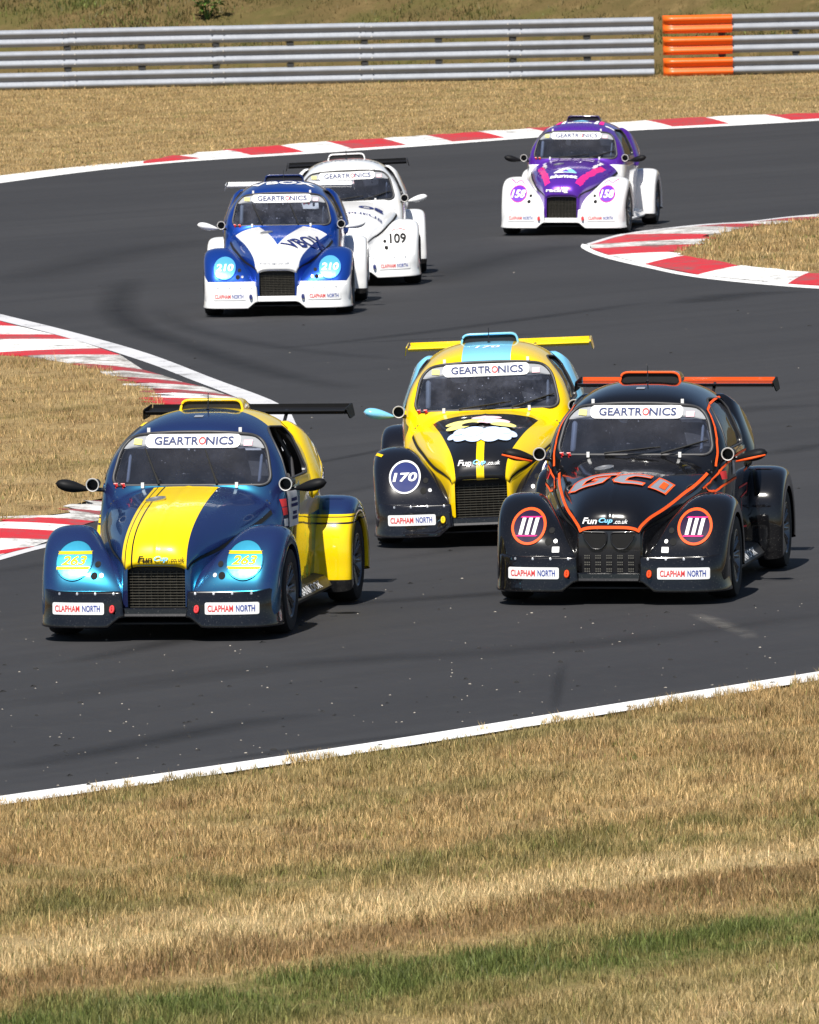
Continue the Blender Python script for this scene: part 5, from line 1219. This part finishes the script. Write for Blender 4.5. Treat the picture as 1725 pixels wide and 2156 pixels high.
# ================================================================== GRASS AND GRIT
def blades(name, poly_fn, bounds, density, h, w, zfn, mat, lean=.45, seed=1, two=True, greens=0, green_r=.14, stems=0):
    """dry grass: one mesh of bent blades; colour comes from where they stand, brightness from the blade"""
    r = np.random.default_rng(seed); x0, x1, y0, y1 = bounds; n = int((x1 - x0)*(y1 - y0)*density)
    x = r.uniform(x0, x1, n); y = r.uniform(y0, y1, n)
    def lump(f, ph): return np.sin(x*f + 2*np.sin(y*f*.63 + ph)) + np.sin(y*f*.87 + 2*np.sin(x*f*.71 + ph))
    clump = lump(9.1, 0)*.5 + lump(3.1, 1.7)*.5 + lump(23.0, .6)*.35
    keep_ = (r.uniform(0, 1, n) < .66 + .22*clump) & poly_fn(x, y); x, y, clump = x[keep_], y[keep_], clump[keep_]
    hue = np.where(r.uniform(0, 1, len(x)) < .05, r.uniform(.3, .9, len(x)), 0.0); grow = np.ones(len(x))
    if greens:                                # living green tufts and low weeds
        cx, cy = r.uniform(x0, x1, greens), r.uniform(y0, y1, greens); k = 46; sz = r.uniform(.4, 1.6, greens)
        gx = (cx[:, None] + r.normal(0, green_r, (greens, k))*sz[:, None]).ravel(); gy = (cy[:, None] + r.normal(0, green_r*2.2, (greens, k))*sz[:, None]).ravel(); ok = poly_fn(gx, gy)
        x, y = np.concatenate([x, gx[ok]]), np.concatenate([y, gy[ok]]); m_ = int(ok.sum()); clump = np.concatenate([clump, np.zeros(m_)]); hue = np.concatenate([hue, r.uniform(.45, 1, m_)]); grow = np.concatenate([grow, np.full(m_, .75)])
    if stems:                                 # taller bleached stalks
        gx, gy = r.uniform(x0, x1, stems), r.uniform(y0, y1, stems); ok = poly_fn(gx, gy); m_ = int(ok.sum())
        x, y = np.concatenate([x, gx[ok]]), np.concatenate([y, gy[ok]]); clump = np.concatenate([clump, np.zeros(m_)]); hue = np.concatenate([hue, np.zeros(m_)]); grow = np.concatenate([grow, r.uniform(1.6, 2.6, m_)])
    n = len(x); z = zfn(x, y); ht = h*r.uniform(.35, 1.0, n)*np.maximum(.35, 1 + .38*clump)*grow
    a = r.uniform(0, 2*np.pi, n); ln = ht*lean*r.uniform(.1, 1.7, n); la = r.uniform(0, 2*np.pi, n)
    ww = w*r.uniform(.6, 1.4, n)*np.where(hue > .4, 1.5, 1.0); dx, dy = np.cos(a)*ww, np.sin(a)*ww; lx, ly = np.cos(la)*ln, np.sin(la)*ln
    rs = np.where(grow > 1.5, r.uniform(.8, 1.1, n), r.uniform(0, 1, n))
    if two:
        V = np.empty((n, 5, 3)); k = .55
        V[:, 0] = np.stack([x - dx, y - dy, z - .01], 1); V[:, 1] = np.stack([x + dx, y + dy, z - .01], 1)
        V[:, 2] = np.stack([x + lx*.35 + dx*.7, y + ly*.35 + dy*.7, z + ht*k], 1); V[:, 3] = np.stack([x + lx*.35 - dx*.7, y + ly*.35 - dy*.7, z + ht*k], 1)
        V[:, 4] = np.stack([x + lx, y + ly, z + ht], 1)
        b = np.arange(n)[:, None]*5; loops = np.concatenate([b + 0, b + 1, b + 2, b + 3, b + 3, b + 2, b + 4], 1).ravel()
        ls = (np.arange(n)[:, None]*7 + np.array([0, 4])).ravel(); nv, nf = 5*n, 2*n
        sh = np.repeat(rs, 5)
    else:
        V = np.empty((n, 3, 3)); V[:, 0] = np.stack([x - dx, y - dy, z - .01], 1); V[:, 1] = np.stack([x + dx, y + dy, z - .01], 1); V[:, 2] = np.stack([x + lx, y + ly, z + ht], 1)
        loops = np.arange(3*n); ls = np.arange(n)*3; nv, nf = 3*n, n; sh = np.repeat(rs, 3)
    me = bpy.data.meshes.new(name); me.vertices.add(nv); me.vertices.foreach_set('co', V.astype(np.float32).ravel())
    me.loops.add(len(loops)); me.loops.foreach_set('vertex_index', loops.astype(np.int32)); me.polygons.add(nf); me.polygons.foreach_set('loop_start', ls.astype(np.int32))
    me.update(calc_edges=True); me.attributes.new('shade', 'FLOAT', 'POINT').data.foreach_set('value', sh.astype(np.float32))
    me.attributes.new('hue', 'FLOAT', 'POINT').data.foreach_set('value', np.repeat(hue, 5 if two else 3).astype(np.float32))
    o = mesh_link(name, me, mat); return o
def polyfn(poly): return lambda x, y: inside_np(x, y, [(p[0], p[1]) for p in poly])
ln0 = side(near, .08); fg_poly = [(p.x, p.y) for p in ln0] + [(60, 20), (-60, 20)]
rag = lambda x, y: polyfn(fg_poly)(x, y + .10*np.sin(x*11) + .07*np.sin(x*27) + .12*np.sin(x*53 + 2*np.sin(x*7)) - .03)
zero = lambda x, y: np.zeros_like(x) - .012
tag(blades('grass', rag, (-4.6, 5.0, 36, 61), 5200, .062, .0024, zero, M_BLADE, seed=2, greens=420, green_r=.07, stems=1500), 'dry straw-coloured grass with green streaks beside the near white line', 'grass', kind='stuff')
fv = side(far, -1.0)
fk2 = dens(ext([G(*p) for p in ((0, 376), (300, 343), (363, 331), (503, 316), (704, 300), (868, 290), (1070, 275), (1315, 259), (1514, 247), (1725, 240))], 20, 20))
vg = [(p.x, p.y + .25) for p in fk2] + [(40, RAIL_Y + 2), (-40, RAIL_Y + 2)]
tag(blades('grass', polyfn(vg), (-15, 17, 122, RAIL_Y + 1.8), 330, .05, .008, zero, M_BLADE, seed=3, two=False, greens=260, green_r=.25), 'mown dry verge grass between the far kerb and the crash barriers', 'grass', kind='stuff')
tag(blades('grass', polyfn([(p.x, p.y) for p in left_poly]), (-11, -.6, 60, 135), 900, .055, .0045, lambda x, y: np.zeros_like(x) + .022, M_BLADE, seed=4, two=False, greens=160, green_r=.12, stems=900), 'dry trodden grass on the tongue behind the navy car with yellow stripe', 'grass', kind='stuff')
tag(blades('grass', polyfn([(p.x, p.y) for p in right_poly]), (1.5, 11, 105, 165), 520, .075, .008, lambda x, y: np.zeros_like(x) + .022, M_BLADE, seed=5, two=False, greens=40), 'dry straw grass inside the kerb beside the purple car', 'grass', kind='stuff')
tag(blades('grass', lambda x, y: np.ones_like(x, bool), (-13, 13, RAIL_Y + 1.2, RAIL_Y + 14), 260, .16, .014, lambda x, y: np.maximum(0, (y - RAIL_Y - 1.6)*.36) - .04, M_BLADEB, seed=6, two=False, greens=420, green_r=.30, stems=600), 'mottled green and brown grass on the bank behind the barriers', 'grass', kind='stuff')

def grit(name, n, region, size, mat, label, flat_=.5, seed=1):
    r = random.Random(seed); V, Fc = [], []
    for k in range(n):
        for _ in range(40):
            u = r.random(); p = G(r.uniform(-60, 1785), region[0] + (region[1] - region[0])*(u**.8))
            if inside(p, [(q.x, q.y) for q in track_poly]) and not inside(p, [(q.x, q.y) for q in LOs]): break
        s = size*r.uniform(.45, 1.3); a = r.uniform(0, 3.14); b = len(V); e = r.uniform(1, 2.2)
        for (x, y, z) in ((-1, -.6, 0), (1, -.7, 0), (.8, .7, 0), (-.7, .8, 0), (-.4, -.3, 1), (.5, .2, .9)):
            X_, Y_ = x*s*e*.5, y*s*.5; V.append((p.x + X_*math.cos(a) - Y_*math.sin(a), p.y + X_*math.sin(a) + Y_*math.cos(a), .001 + z*s*flat_))
        Fc += [tuple(b + i for i in q) for q in ((0, 1, 5, 4), (1, 2, 5), (2, 3, 4, 5), (3, 0, 4))]
    o = mesh_obj(name, V, Fc, mat); return tag(o, label, 'grit', kind='stuff')
grit('loose_stones', 200, (1230, 1690), .0095, plain('pale_stone', (.30, .27, .23), .8, var=.4), 'scattered pale stones and chips on the asphalt', .5, 11)
grit('loose_stones', 45, (520, 1230), .011, plain('pale_stone', (.30, .27, .23), .8), 'few pale chips on the asphalt around the cars', .5, 12)
grit('rubber_crumbs', 120, (1180, 1690), .026, plain('rubber_crumb', (.010, .010, .010), .8), 'dark crumbs of tyre rubber lying on the asphalt', .35, 13)
grit('rubber_crumbs', 40, (560, 1180), .028, plain('rubber_crumb', (.010, .010, .010), .8), 'few dark rubber crumbs on the asphalt farther off', .35, 14)
